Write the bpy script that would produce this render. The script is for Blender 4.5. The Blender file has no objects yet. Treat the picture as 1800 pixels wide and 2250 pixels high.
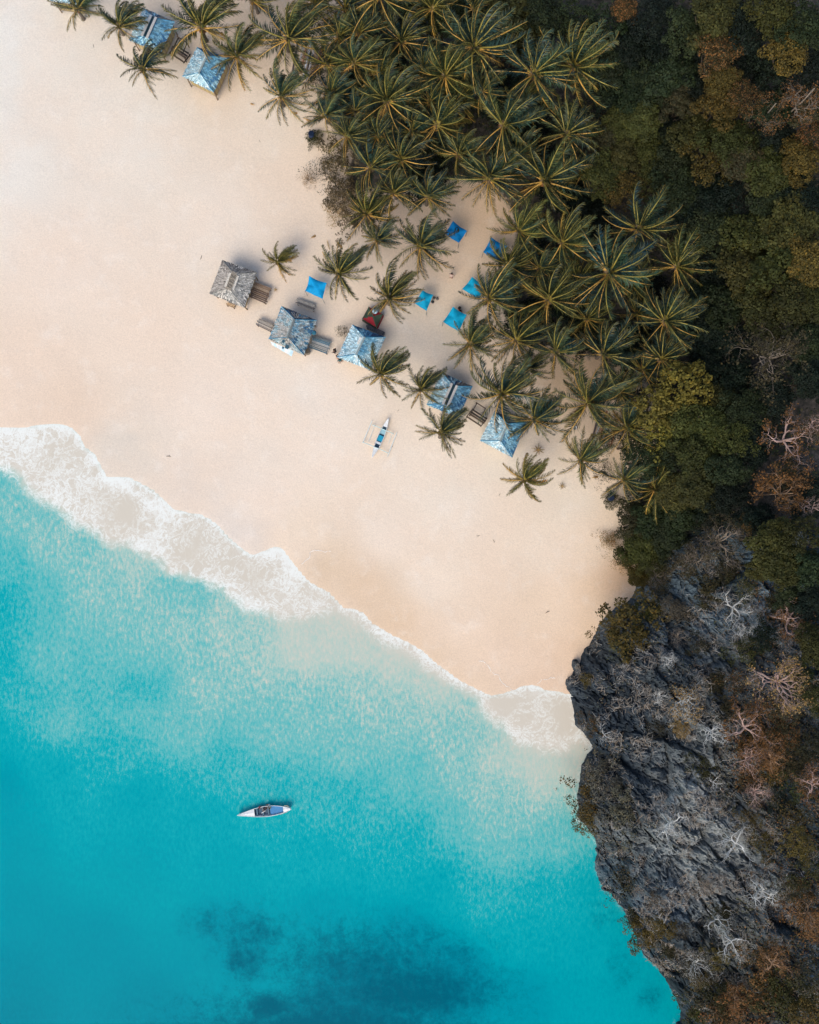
import bpy, math, random
import numpy as np
from mathutils import Vector, Matrix

# ------------------------------------------------------------------ camera, sky, sun
SC = bpy.context.scene
CAMH = 88.0
cam_d = bpy.data.cameras.new("camera"); cam = bpy.data.objects.new("camera", cam_d)
SC.collection.objects.link(cam); SC.camera = cam
cam.location = (0, 0, CAMH); cam.rotation_euler = (0, 0, 0)
cam_d.sensor_fit = 'VERTICAL'; cam_d.sensor_height = 24.0
cam_d.lens = 24.0 * CAMH / 112.5
cam_d.clip_start = 1.0; cam_d.clip_end = 3000.0

SUN_AZ = math.radians(208); SUN_EL = math.radians(46)      # clockwise from +Y (up in the picture)
W = bpy.data.worlds.new("World"); SC.world = W; W.use_nodes = True
wn = W.node_tree; wn.nodes.clear()
sky = wn.nodes.new('ShaderNodeTexSky'); sky.sky_type = 'NISHITA'; sky.sun_disc = False
sky.sun_elevation = SUN_EL; sky.sun_rotation = SUN_AZ; sky.air_density = 1.0; sky.dust_density = 2.0
bg = wn.nodes.new('ShaderNodeBackground'); bg.inputs['Strength'].default_value = 0.15
wo = wn.nodes.new('ShaderNodeOutputWorld')
wn.links.new(sky.outputs[0], bg.inputs[0]); wn.links.new(bg.outputs[0], wo.inputs[0])
sd = bpy.data.lights.new("sun", 'SUN'); sd.energy = 1.3; sd.angle = math.radians(42); sd.color = (1.0, 0.88, 0.70)
sun = bpy.data.objects.new("sun", sd); SC.collection.objects.link(sun)
sdir = Vector((math.sin(SUN_AZ) * math.cos(SUN_EL), math.cos(SUN_AZ) * math.cos(SUN_EL), math.sin(SUN_EL)))
sun.rotation_euler = sdir.to_track_quat('Z', 'Y').to_euler()
SC.view_settings.view_transform = 'Standard'; SC.view_settings.look = 'None'
SC.view_settings.exposure = 0.53; SC.view_settings.gamma = 1.0
SC.view_settings.use_curve_mapping = False
SC.cycles.max_bounces = 5; SC.cycles.diffuse_bounces = 3; SC.cycles.transparent_max_bounces = 8

# ------------------------------------------------------------------ helpers
S = 0.05
COL = SC.collection
def G(px, py): return ((px - 900) * S, (1125 - py) * S)
def D2(pts, k=1800 / 1725): return [(x * k, y * k) for x, y in pts]
def GP(pts): return np.array([G(*p) for p in pts], float)
def lin(c):
    return tuple(((v / 255) / 12.92 if v / 255 <= .04045 else ((v / 255 + .055) / 1.055) ** 2.4) for v in c)
def linf(c, k=1.0):
    return tuple(v * k for v in lin(c)) + (1.0,)

def hsh(ix, iy, seed):
    a = (ix.astype(np.int64) * 374761393 + iy.astype(np.int64) * 668265263 + seed * 974711) & 0xffffffff
    a = ((a ^ (a >> 13)) * 1274126177) & 0xffffffff
    a = ((a ^ (a >> 16)) * 2246822519) & 0xffffffff
    a = a ^ (a >> 15)
    return (a & 0xffffff) / float(0x1000000)
def vnoise(x, y, seed=0):
    x = np.asarray(x, float); y = np.asarray(y, float)
    ix = np.floor(x); iy = np.floor(y); fx = x - ix; fy = y - iy
    ix = ix.astype(int); iy = iy.astype(int)
    u = fx * fx * (3 - 2 * fx); v = fy * fy * (3 - 2 * fy)
    a = hsh(ix, iy, seed); b = hsh(ix + 1, iy, seed); c = hsh(ix, iy + 1, seed); d = hsh(ix + 1, iy + 1, seed)
    return (a * (1 - u) + b * u) * (1 - v) + (c * (1 - u) + d * u) * v
def fbm(x, y, oct=4, seed=0, gain=.5):
    s = 0; a = 1; t = 0
    for o in range(oct):
        s = s + a * vnoise(x * 2 ** o + 17.3 * o, y * 2 ** o - 9.1 * o, seed + o * 13); t += a; a *= gain
    return s / t - .5
def worley(x, y, seed):
    ix = np.floor(x).astype(int); iy = np.floor(y).astype(int)
    f1 = np.full(x.shape, 9.); f2 = np.full(x.shape, 9.); cid = np.zeros(x.shape)
    cx = np.zeros(x.shape); cy = np.zeros(x.shape); t1 = np.zeros(x.shape); t2 = np.zeros(x.shape)
    for dx in (-1, 0, 1):
        for dy in (-1, 0, 1):
            jx = ix + dx; jy = iy + dy
            qx = jx + hsh(jx, jy, seed); qy = jy + hsh(jx, jy, seed + 5)
            d = np.hypot(x - qx, y - qy)
            new = d < f1
            f2 = np.where(new, f1, np.minimum(f2, d))
            f1 = np.where(new, d, f1)
            cid = np.where(new, hsh(jx, jy, seed + 9), cid)
            t1 = np.where(new, hsh(jx, jy, seed + 11) - .5, t1); t2 = np.where(new, hsh(jx, jy, seed + 12) - .5, t2)
            cx = np.where(new, x - qx, cx); cy = np.where(new, y - qy, cy)
    return f1, f2, cid, cx * t1 + cy * t2
def pdist(x, y, poly, closed=True):
    n = len(poly); d = np.full(x.shape, 1e9)
    for i in range(n if closed else n - 1):
        a = poly[i]; b = poly[(i + 1) % n]; e = b - a; L = e @ e
        t = np.clip(((x - a[0]) * e[0] + (y - a[1]) * e[1]) / (L + 1e-12), 0, 1)
        d = np.minimum(d, np.hypot(x - a[0] - t * e[0], y - a[1] - t * e[1]))
    return d
def inside(x, y, poly):
    n = len(poly); c = np.zeros(x.shape, bool)
    for i in range(n):
        a = poly[i]; b = poly[(i + 1) % n]
        if a[1] == b[1]: continue
        cond = ((a[1] > y) != (b[1] > y)) & (x < (b[0] - a[0]) * (y - a[1]) / (b[1] - a[1]) + a[0])
        c ^= cond
    return c
def sdist(x, y, poly):
    d = pdist(x, y, poly); return np.where(inside(x, y, poly), d, -d)
def idw(x, y, pts, p=1.6, eps=1.0):
    """pts: list of (px,py,value...) in photo pixels -> smooth field over ground x,y"""
    A = np.array(pts, float); q = GP(A[:, :2]); num = 0; den = 0
    for i in range(len(A)):
        w = 1.0 / ((x - q[i, 0]) ** 2 + (y - q[i, 1]) ** 2 + eps) ** p
        num = num + w[..., None] * A[i, 2:]; den = den + w
    return num / den[..., None]
def sstep(a, b, x):
    t = np.clip((x - a) / (b - a), 0, 1); return t * t * (3 - 2 * t)

# ------------------------------------------------------------------ outlines (photo pixels)
SHORE = [(-1500, 700), (-600, 900), (-120, 938), (0, 939), (45, 941), (85, 936), (122, 933), (154, 939), (177, 961), (183, 981), (207, 999), (223, 1030), (235, 1050), (260, 1049), (284, 1051),
         (337, 1079), (360, 1100), (381, 1121), (410, 1127), (438, 1131), (460, 1142), (479, 1156), (500, 1180), (523, 1200), (540, 1214), (556, 1221), (580, 1212), (605, 1202), (621, 1208),
         (638, 1232), (654, 1252), (675, 1277), (698, 1291), (721, 1302), (740, 1322), (754, 1338), (775, 1340), (796, 1346), (817, 1371), (838, 1383), (859, 1396), (895, 1412), (926, 1430),
         (955, 1457), (984, 1478), (1010, 1497), (1038, 1511), (1060, 1522), (1080, 1531), (1103, 1525), (1126, 1519), (1150, 1508), (1172, 1505), (1201, 1519), (1230, 1522), (1262, 1529)]
RCOAST = [(1266, 1543), (1275, 1581), (1294, 1616), (1311, 1640), (1300, 1665), (1284, 1686), (1278, 1741), (1277, 1789), (1292, 1815), (1318, 1838), (1324, 1862), (1316, 1907), (1332, 1946),
          (1350, 1956), (1377, 1998), (1395, 2033), (1426, 2090), (1450, 2113), (1478, 2161), (1499, 2193), (1506, 2220), (1492, 2250), (1490, 2400), (1500, 3200)]
SEA = GP(SHORE + RCOAST + [(-4000, 6000), (-9000, 2000), (-9000, 700)])
FOAMLOW = [(-600, 1000), (0, 1026), (41, 1042), (73, 1083), (110, 1099), (154, 1127), (166, 1148), (219, 1164), (235, 1188), (284, 1188), (345, 1225), (381, 1253), (434, 1265), (491, 1290),
           (544, 1328), (621, 1354), (690, 1346), (735, 1336), (762, 1350), (792, 1362), (815, 1388), (868, 1416), (918, 1450), (950, 1474), (980, 1490), (1036, 1519), (1056, 1530), (1057, 1555),
           (1109, 1592), (1140, 1618), (1172, 1634), (1230, 1645), (1275, 1620)]
FOAM = GP(SHORE[1:] + FOAMLOW[::-1])
FOAML = GP(FOAMLOW)
HILL = GP([(1230, -900), (1290, 0), (1350, 250), (1440, 420), (1560, 560), (1570, 720), (1490, 860), (1440, 1000), (1400, 1150), (1400, 1294), (1395, 1317), (1343, 1355), (1300, 1420), (1260, 1500)] +
          RCOAST + [(3500, 3200), (5000, 1000), (3500, -900)])
ROCK = GP([(1470, 1190), (1430, 1250), (1398, 1291), (1400, 1303), (1393, 1318), (1362, 1340), (1343, 1355), (1328, 1372), (1317, 1393), (1300, 1425), (1289, 1434), (1283, 1450), (1276, 1470),
           (1268, 1464), (1262, 1455), (1266, 1475), (1270, 1486), (1254, 1501), (1261, 1515)] + RCOAST[:-2] + [(1492, 2420), (2300, 2420), (2300, 1250), (1700, 1180), (1560, 1150)])
SHADED_FLOOR = GP([(860, -900), (770, -60), (745, 60), (750, 160), (735, 250), (735, 330), (755, 400), (790, 440), (850, 435), (930, 425), (1000, 425), (1075, 440), (1115, 490), (1120, 560), (1095, 620), (1085, 700), (1120, 770), (1180, 790),
            (1240, 775), (1300, 800), (1370, 790), (1420, 880), (1420, 1000), (1400, 1060), (1380, 1110), (1372, 1180), (1392, 1250), (1398, 1294), (1450, 1500), (4000, 1500), (4000, -900)])  # forest floor outline; ground inside is coloured dark for litter and palm shade

def base_h(x, y):
    s = -sdist(x, y, SEA)
    z = np.where(s > 0, 2.0 * (1 - np.exp(-np.maximum(s, 0) / 20.)), -0.30 * np.minimum(-s, 14))
    f = np.maximum(sdist(x, y, HILL), 0)
    z = z + 10.5 * (1 - np.exp(-f / 13.)) + np.clip(f / 8, 0, 1) * 2.2 * fbm(x / 9., y / 9., 3, 4)
    z = z + np.clip(s / 3, 0, 1) * 0.16 * fbm(x / 5., y / 5., 4, 31)
    return z
def rock_h(x, y, detail=True):
    dr = sdist(x, y, ROCK) + .85 + 1.0 * fbm(x / 1.3, y / 1.3, 4, 99)
    ang = math.radians(-52); ca, sa = math.cos(ang), math.sin(ang)
    wx = x + 1.8 * fbm(x / 3, y / 3, 4, 51); wy = y + 1.8 * fbm(x / 3, y / 3, 4, 77)
    u = wx * ca + wy * sa; v = -wx * sa + wy * ca
    z = base_h(x, y) - 1.1 + 4.9 * (1 - np.exp(-np.maximum(dr, 0) / 1.25))
    ramp = sstep(0, 1.3, dr)
    d = 0
    for sc, st, am, sl, cr, seed in ((3.4, 2.0, 1.3, 2.2, .7, 3), (1.3, 1.6, .7, 1.4, .38, 8), (.55, 1.3, .34, .9, .2, 21), (.27, 1.2, .14, .7, .1, 33)):
        f1, f2, cid, tl = worley(u / (sc * st), v / sc, seed)
        d = d + am * (cid - .5) + sl * tl - cr * np.exp(-(f2 - f1) / .07)
    d = d + .8 * fbm(u / 2.5, v / .9, 4, 5) + .16 * fbm(u / .5, v / .22, 3, 6)
    z = z + d * ramp
    return np.where(dr > -1.5, z, -50), dr
def GH(x, y):
    xa = np.array([x], float); ya = np.array([y], float)
    b = base_h(xa, ya)[0]; r, dr = rock_h(xa, ya)
    return max(b, r[0]) if dr[0] > 0.2 else b
def ray(px, py, z):
    f = (CAMH - z) / CAMH; gx, gy = G(px, py); return gx * f, gy * f
def at(px, py, h=0.0, it=8):
    """ground point under the thing whose top, h above ground, is seen at that pixel"""
    z = 2.0
    for _ in range(it):
        x, y = ray(px, py, z + h); z = .5 * z + .5 * GH(x, y) if _ < it - 3 else GH(x, y)
    x, y = ray(px, py, z + h)
    return x, y, z

# ------------------------------------------------------------------ mesh building
def mk(name, V, F, mats=(), mi=None, col=None, smooth=False):
    me = bpy.data.meshes.new(name)
    V = np.asarray(V, np.float32).reshape(-1, 3)
    if isinstance(F, np.ndarray):
        n, k = F.shape; idx = F.astype(np.int32).ravel(); tot = np.full(n, k, np.int32)
    else:
        n = len(F); tot = np.array([len(f) for f in F], np.int32); idx = np.array([i for f in F for i in f], np.int32)
    me.vertices.add(len(V)); me.vertices.foreach_set('co', V.ravel())
    me.loops.add(len(idx)); me.loops.foreach_set('vertex_index', idx)
    me.polygons.add(n); st = np.zeros(n, np.int32); st[1:] = np.cumsum(tot)[:-1]
    me.polygons.foreach_set('loop_start', st); me.polygons.foreach_set('loop_total', tot)
    if mi is not None: me.polygons.foreach_set('material_index', np.asarray(mi, np.int32))
    me.polygons.foreach_set('use_smooth', np.full(n, smooth))
    for m in mats: me.materials.append(m)
    if col is not None:
        ca = me.color_attributes.new('Col', 'FLOAT_COLOR', 'POINT')
        c = np.ones((len(V), 4), np.float32); c[:, :3] = np.asarray(col, np.float32).reshape(len(V), -1)[:, :3]
        ca.data.foreach_set('color', c.ravel())
    me.update(calc_edges=True); me.validate()
    return me
class MB:
    def __init__(s): s.V = []; s.F = []; s.M = []; s.C = []
    def add(s, V, F, m=0, c=(.5, .5, .5)):
        o = len(s.V); s.V += [tuple(v) for v in V]; s.F += [tuple(i + o for i in f) for f in F]; s.M += [m] * len(F); s.C += [c] * len(V)
    def box(s, c, sz, rz=0, m=0, col=(.5, .5, .5), M=None):
        x, y, z = sz[0] / 2, sz[1] / 2, sz[2] / 2
        P = [(-x, -y, -z), (x, -y, -z), (x, y, -z), (-x, y, -z), (-x, -y, z), (x, -y, z), (x, y, z), (-x, y, z)]
        R = M if M is not None else Matrix.Rotation(rz, 3, 'Z')
        P = [R @ Vector(p) + Vector(c) for p in P]
        s.add(P, [(0, 3, 2, 1), (4, 5, 6, 7), (0, 1, 5, 4), (1, 2, 6, 5), (2, 3, 7, 6), (3, 0, 4, 7)], m, col)
    def beam(s, a, b, w, t=None, m=0, col=(.5, .5, .5)):
        a = Vector(a); b = Vector(b); d = b - a; q = d.to_track_quat('X', 'Z').to_matrix()
        s.box((a + b) / 2, (d.length, w, t or w), M=q, m=m, col=col)
    def tube(s, pts, rs, n=6, m=0, col=(.5, .5, .5), cap=True):
        pts = [Vector(p) for p in pts]; k = len(pts); V = []; F = []
        up = Vector((0, 0, 1))
        for i in range(k):
            t = (pts[min(i + 1, k - 1)] - pts[max(i - 1, 0)])
            if t.length < 1e-9: t = Vector((0, 0, 1))
            t.normalize(); ax = up if abs(t.z) < .9 else Vector((1, 0, 0))
            u = t.cross(ax).normalized(); v = t.cross(u)
            for j in range(n):
                a = 2 * math.pi * j / n; V.append(pts[i] + (u * math.cos(a) + v * math.sin(a)) * rs[i])
        for i in range(k - 1):
            for j in range(n):
                a = i * n + j; b = i * n + (j + 1) % n; F.append((a, b, b + n, a + n))
        if cap: F.append(tuple(range(n))[::-1]); F.append(tuple(range((k - 1) * n, k * n)))
        s.add(V, F, m, col)
    def ball(s, c, r, m=0, col=(.5, .5, .5), n=8, sz=1.0):
        V = []; F = []; k = n // 2
        for i in range(1, k):
            th = math.pi * i / k
            for j in range(n):
                a = 2 * math.pi * j / n; V.append((c[0] + r * math.sin(th) * math.cos(a), c[1] + r * math.sin(th) * math.sin(a), c[2] + r * sz * math.cos(th)))
        V += [(c[0], c[1], c[2] + r * sz), (c[0], c[1], c[2] - r * sz)]; T = len(V) - 2
        for i in range(k - 2):
            for j in range(n): F.append((i * n + j, (i + 1) * n + j, (i + 1) * n + (j + 1) % n, i * n + (j + 1) % n))
        for j in range(n): F.append((T, j, (j + 1) % n)); F.append((T + 1, (k - 2) * n + (j + 1) % n, (k - 2) * n + j))
        s.add(V, F, m, col)
    def mesh(s, name, mats, smooth=False): return mk(name, s.V, s.F, mats, s.M, s.C, smooth)
def link(name, me, parent=None, loc=(0, 0, 0), rot=(0, 0, 0), sc=(1, 1, 1), color=None, label=None):
    o = bpy.data.objects.new(name, me); COL.objects.link(o)
    o.parent = parent; o.location = loc; o.rotation_euler = rot; o.scale = sc
    if color: o.color = tuple(color) if len(color) == 4 else (*color, 1)
    if label: o['label'] = label
    return o
USED = {}
def tag(o, label, cat, group=None):
    o['label'] = label; o['category'] = cat
    if group: o['group'] = group
    USED[label] = USED.get(label, 0) + 1
    return o
def thing(name, label, cat, loc, rz=0, group=None):
    o = bpy.data.objects.new(name, None); COL.objects.link(o); o.empty_display_size = .3
    o.location = loc; o.rotation_euler = (0, 0, rz)
    return tag(o, label, cat, group)

# ------------------------------------------------------------------ materials
def newmat(name):
    m = bpy.data.materials.new(name); m.use_nodes = True
    nt = m.node_tree; b = nt.nodes['Principled BSDF']; return m, nt, b
def nd(nt, t, **kw):
    n = nt.nodes.new(t)
    for k, v in kw.items(): setattr(n, k, v)
    return n
def mixc(nt, fac, a, b, mode='MIX'):
    n = nd(nt, 'ShaderNodeMix', data_type='RGBA', blend_type=mode)
    for sock, val in ((n.inputs[0], fac), (n.inputs[6], a), (n.inputs[7], b)):
        if hasattr(val, 'is_output') or isinstance(val, bpy.types.NodeSocket): nt.links.new(val, sock)
        else: sock.default_value = val
    return n.outputs[2]
def mth(nt, op, a, b=None, c=None, clamp=False):
    n = nd(nt, 'ShaderNodeMath', operation=op, use_clamp=clamp)
    for i, v in enumerate((a, b, c)):
        if v is None: continue
        if isinstance(v, bpy.types.NodeSocket): nt.links.new(v, n.inputs[i])
        else: n.inputs[i].default_value = v
    return n.outputs[0]
def noise(nt, scale, detail=4, rough=.55, vec=None, mapscale=None, rot=None, dist=0):
    n = nd(nt, 'ShaderNodeTexNoise'); n.inputs['Scale'].default_value = scale; n.inputs['Detail'].default_value = detail
    n.inputs['Roughness'].default_value = rough; n.inputs['Distortion'].default_value = dist
    if vec is None:
        vec = nd(nt, 'ShaderNodeTexCoord').outputs['Object']
    if mapscale or rot:
        mp = nd(nt, 'ShaderNodeMapping'); nt.links.new(vec, mp.inputs[0])
        if rot: mp.inputs['Rotation'].default_value = (0, 0, rot)
        if mapscale: mp.inputs['Scale'].default_value = mapscale
        vec = mp.outputs[0]
    nt.links.new(vec, n.inputs['Vector'])
    return n.outputs[0]
def ramp(nt, fac, stops):
    r = nd(nt, 'ShaderNodeValToRGB'); e = r.color_ramp.elements
    while len(e) < len(stops): e.new(.5)
    for el, (p, c) in zip(e, stops): el.position = p; el.color = c if len(c) == 4 else (*c, 1)
    nt.links.new(fac, r.inputs[0]); return r.outputs[0]
def maprange(nt, v, a, b, c=0., d=1.):
    n = nd(nt, 'ShaderNodeMapRange', interpolation_type='SMOOTHSTEP'); nt.links.new(v, n.inputs[0])
    for i, q in enumerate((a, b, c, d)): n.inputs[i + 1].default_value = q
    return n.outputs[0]
def attr(nt, name): return nd(nt, 'ShaderNodeAttribute', attribute_name=name)
def bump(nt, b, h, strength, dist):
    n = nd(nt, 'ShaderNodeBump'); n.inputs['Strength'].default_value = strength; n.inputs['Distance'].default_value = dist
    nt.links.new(h, n.inputs['Height']); nt.links.new(n.outputs[0], b.inputs['Normal'])
def simple(name, c, rough=.7, var=.25, scale=6., spec=.3, metal=0):
    m, nt, b = newmat(name)
    n = noise(nt, scale, 4); f = maprange(nt, n, .3, .7, 1 - var, 1 + var)
    comb = nd(nt, 'ShaderNodeCombineColor')
    for i in range(3): nt.links.new(f, comb.inputs[i])
    nt.links.new(mixc(nt, 1.0, (*c, 1), comb.outputs[0], 'MULTIPLY'), b.inputs['Base Color'])
    b.inputs['Roughness'].default_value = rough; b.inputs['Specular IOR Level'].default_value = spec; b.inputs['Metallic'].default_value = metal
    return m
def colmat(name, rough=.75, spec=.25, var=.3, scale=8., bmp=0):
    """colour comes from the mesh's own Col attribute, broken up by noise"""
    m, nt, b = newmat(name)
    a = attr(nt, 'Col').outputs['Color']
    n = noise(nt, scale, 4); f = maprange(nt, n, .3, .7, 1 - var, 1 + var)
    comb = nd(nt, 'ShaderNodeCombineColor')
    for i in range(3): nt.links.new(f, comb.inputs[i])
    nt.links.new(mixc(nt, 1.0, a, comb.outputs[0], 'MULTIPLY'), b.inputs['Base Color'])
    b.inputs['Roughness'].default_value = rough; b.inputs['Specular IOR Level'].default_value = spec
    if bmp: bump(nt, b, n, .6, bmp)
    return m
def leafmat(name):
    """object colour x per-leaf value, a few leaf tips yellower"""
    m, nt, b = newmat(name)
    oi = nd(nt, 'ShaderNodeObjectInfo'); a = nd(nt, 'ShaderNodeSeparateColor'); nt.links.new(attr(nt, 'Col').outputs['Color'], a.inputs[0])
    v = maprange(nt, a.outputs[0], 0, 1, .45, 1.6)
    comb = nd(nt, 'ShaderNodeCombineColor')
    for i in range(3): nt.links.new(v, comb.inputs[i])
    c = mixc(nt, 1.0, oi.outputs['Color'], comb.outputs[0], 'MULTIPLY')
    hot = maprange(nt, a.outputs[1], .80, 1.0, 0, .55)
    c2 = mixc(nt, 1.0, oi.outputs['Color'], (2.3, 1.75, 1.0, 1), 'MULTIPLY')
    c = mixc(nt, hot, c, c2)
    gm = mth(nt, 'MULTIPLY', mth(nt, 'SUBTRACT', 1.0, oi.outputs['Alpha']), mth(nt, 'LESS_THAN', a.outputs[2], .62))
    c = mixc(nt, gm, c, (.018, .024, .010, 1))
    nt.links.new(c, b.inputs['Base Color']); b.inputs['Roughness'].default_value = .65; b.inputs['Specular IOR Level'].default_value = .12
    return m
M = {}
M['leaf'] = leafmat('foliage')
M['wood'] = colmat('weathered_wood', .85, .15, .35, 14., .01)
M['roof'] = colmat('roof_shingle', .8, .2, .3, 10., .01)
M['cloth'] = colmat('cloth', .7, .2, .12, 3.)
M['paint'] = colmat('boat_paint', .45, .4, .1, 5.)
M['skin'] = colmat('skin_and_cloth', .7, .25, .08, 9.)

def bark(name, c, rings=True):
    m, nt, b = newmat(name)
    n = noise(nt, 3., 5, mapscale=(1, 1, 6) if rings else None)
    cc = ramp(nt, n, [(.3, tuple(v * .6 for v in c)), (.7, tuple(min(1, v * 1.35) for v in c))])
    nt.links.new(cc, b.inputs['Base Color']); b.inputs['Roughness'].default_value = .85; b.inputs['Specular IOR Level'].default_value = .15
    bump(nt, b, n, .5, .03); return m
M['palmbark'] = bark('palm_bark', (.17, .14, .11)); M['bark'] = bark('bark', (.09, .07, .05), False)
def barkobj(name):
    m, nt, b = newmat(name)
    oi = nd(nt, 'ShaderNodeObjectInfo'); n = noise(nt, 4., 4); f = maprange(nt, n, .3, .7, .7, 1.3)
    comb = nd(nt, 'ShaderNodeCombineColor')
    for i in range(3): nt.links.new(f, comb.inputs[i])
    nt.links.new(mixc(nt, 1.0, oi.outputs['Color'], comb.outputs[0], 'MULTIPLY'), b.inputs['Base Color'])
    b.inputs['Roughness'].default_value = .8; b.inputs['Specular IOR Level'].default_value = .15
    return m
M['branch'] = barkobj('bare_branch')

def palmleaf(name, a, bcol, rough=.42):
    m, nt, b = newmat(name)
    oi = nd(nt, 'ShaderNodeObjectInfo'); c = mixc(nt, oi.outputs['Random'], (*a, 1), (*bcol, 1))
    sp = nd(nt, 'ShaderNodeSeparateColor'); nt.links.new(attr(nt, 'Col').outputs['Color'], sp.inputs[0])
    v = maprange(nt, sp.outputs[0], 0, 1, .35, 1.75)
    comb = nd(nt, 'ShaderNodeCombineColor')
    for i in range(3): nt.links.new(v, comb.inputs[i])
    c = mixc(nt, 1.0, c, comb.outputs[0], 'MULTIPLY')
    c = mixc(nt, 1.0, c, oi.outputs['Color'], 'MULTIPLY')
    tip = maprange(nt, sp.outputs[1], .55, 1.0, 0, .55)
    c = mixc(nt, tip, c, (.24, .18, .035, 1))
    nt.links.new(c, b.inputs['Base Color']); b.inputs['Roughness'].default_value = rough; b.inputs['Specular IOR Level'].default_value = .28
    return m
M['pl_green'] = palmleaf('palm_leaflet', (.016, .036, .030), (.055, .066, .022))
M['pl_old'] = palmleaf('palm_leaflet_old', (.10, .095, .025), (.17, .12, .03))
M['pl_dead'] = palmleaf('palm_leaflet_dry', (.26, .15, .04), (.30, .17, .06), .7)
M['rach'] = simple('palm_rib', (.62, .36, .08), .5, .25, 3.)
M['rachd'] = simple('palm_rib_green', (.30, .24, .05), .5, .25, 3.)
# ------------------------------------------------------------------ sand and forest floor (one sheet, grove shade in its colour)
def axis(lo, hi, step, far, k=1.25):
    a = list(np.arange(lo, hi + 1e-6, step)); s = step; v = a[-1]; out = []
    while v < far: s *= k; v += s; out.append(v)
    s = step; v = a[0]; inn = []
    while v > -far: s *= k; v -= s; inn.append(v)
    return np.array(inn[::-1] + a + out)
def grid(X, Y):
    nx, ny = len(X), len(Y); gx, gy = np.meshgrid(X, Y)
    i = np.arange(nx * ny).reshape(ny, nx)
    F = np.stack([i[:-1, :-1].ravel(), i[:-1, 1:].ravel(), i[1:, 1:].ravel(), i[1:, :-1].ravel()], 1)
    return gx.ravel(), gy.ravel(), F
def fattr(me, name, v):
    a = me.attributes.new(name, 'FLOAT', 'POINT'); a.data.foreach_set('value', np.asarray(v, np.float32))

gx, gy, GF = grid(axis(-50, 56, .45, 900), axis(-60, 62, .45, 900))
gz = base_h(gx, gy)
drk = sdist(gx, gy, ROCK); gz = gz - 1.2 * sstep(1.0, 3.0, drk)
SANDPTS = [(0, 100, 236, 230, 222), (300, 300, 238, 228, 217), (0, 400, 237, 229, 220), (150, 600, 239, 221, 206), (60, 800, 235, 213, 195), (300, 750, 237, 217, 200), (500, 500, 238, 224, 211),
           (450, 900, 240, 222, 207), (150, 900, 229, 206, 187), (280, 1000, 222, 210, 198), (420, 1080, 228, 212, 199), (580, 1100, 239, 222, 208), (520, 1170, 226, 214, 205), (700, 1000, 240, 224, 210),
           (660, 1180, 236, 216, 197), (720, 1260, 222, 197, 172), (800, 1290, 223, 196, 170), (880, 1370, 224, 196, 169), (960, 1440, 226, 200, 175), (1040, 1495, 226, 200, 176), (850, 1180, 240, 223, 208),
           (950, 1280, 239, 222, 206), (1000, 1380, 236, 213, 193), (1100, 1450, 234, 208, 186), (1200, 1490, 226, 198, 175), (1250, 1440, 228, 198, 172), (1300, 1370, 232, 203, 175), (1370, 1270, 224, 188, 156),
           (1330, 1180, 237, 216, 194), (1200, 1200, 239, 221, 203), (1200, 1340, 238, 213, 189), (1000, 1100, 240, 226, 212), (1250, 1100, 236, 222, 206), (1100, 990, 238, 226, 212), (950, 1000, 240, 226, 212),
           (700, 850, 240, 227, 215), (900, 760, 236, 222, 207), (960, 680, 233, 214, 195), (980, 580, 228, 203, 180), (1080, 480, 224, 196, 170), (900, 450, 222, 198, 175), (640, 440, 238, 218, 200),
           (600, 300, 236, 222, 207), (560, 60, 215, 190, 164), (640, 30, 208, 180, 152), (720, 190, 226, 203, 178), (1280, 830, 215, 185, 155), (1370, 980, 222, 198, 172), (1400, 670, 175, 165, 155)]  # sand tones; darker points among the palms carry their shade in the colour
sc_ = idw(gx, gy, SANDPTS, 1.5, 2.0)
wetn = fbm(gx / 7, gy / 7, 4, 90)
colv = np.array([[0, 0, 0]] * len(gx), float)
for k in range(3):
    v = sc_[:, k] / 255.; colv[:, k] = ((v + .055) / 1.055) ** 2.4
colv *= np.array([.870, .868, .815])
floor = sstep(-1.2, 2.2, sdist(gx, gy, SHADED_FLOOR) + 3.2 * fbm(gx / 3.5, gy / 3.5, 4, 12))
m, nt, b = newmat('sand')
a = attr(nt, 'Col').outputs['Color']
n1 = noise(nt, .16, 5, .6); n2 = noise(nt, 7., 6, .8); n3 = noise(nt, .5, 6, .65)
c = mixc(nt, maprange(nt, n1, .35, .7, 0, .35), a, (.78, .61, .46, 1))
c = mixc(nt, maprange(nt, n3, .5, .75, 0, .22), c, (.86, .80, .71, 1))
g = maprange(nt, n2, .25, .75, .86, 1.14)
comb = nd(nt, 'ShaderNodeCombineColor')
for i in range(3): nt.links.new(g, comb.inputs[i])
c = mixc(nt, 1., c, comb.outputs[0], 'MULTIPLY')
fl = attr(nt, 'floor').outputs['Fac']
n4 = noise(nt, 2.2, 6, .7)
litter_shade = ramp(nt, n4, [(.3, (.020, .022, .020)), (.5, (.055, .05, .042)), (.68, (.12, .10, .085))])  # leaf litter tones, also painted dark for the shade under the grove
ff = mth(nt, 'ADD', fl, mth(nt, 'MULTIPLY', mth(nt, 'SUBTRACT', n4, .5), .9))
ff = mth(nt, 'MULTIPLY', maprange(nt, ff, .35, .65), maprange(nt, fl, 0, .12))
c = mixc(nt, ff, c, litter_shade)
nt.links.new(c, b.inputs['Base Color']); b.inputs['Roughness'].default_value = .9; b.inputs['Specular IOR Level'].default_value = .15
hb = mth(nt, 'ADD', mth(nt, 'MULTIPLY', n2, .3), n3)
bump(nt, b, hb, .5, .10)
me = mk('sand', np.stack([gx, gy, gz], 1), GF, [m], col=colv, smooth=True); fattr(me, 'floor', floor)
o = link('sand', me); o['kind'] = 'structure'

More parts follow.
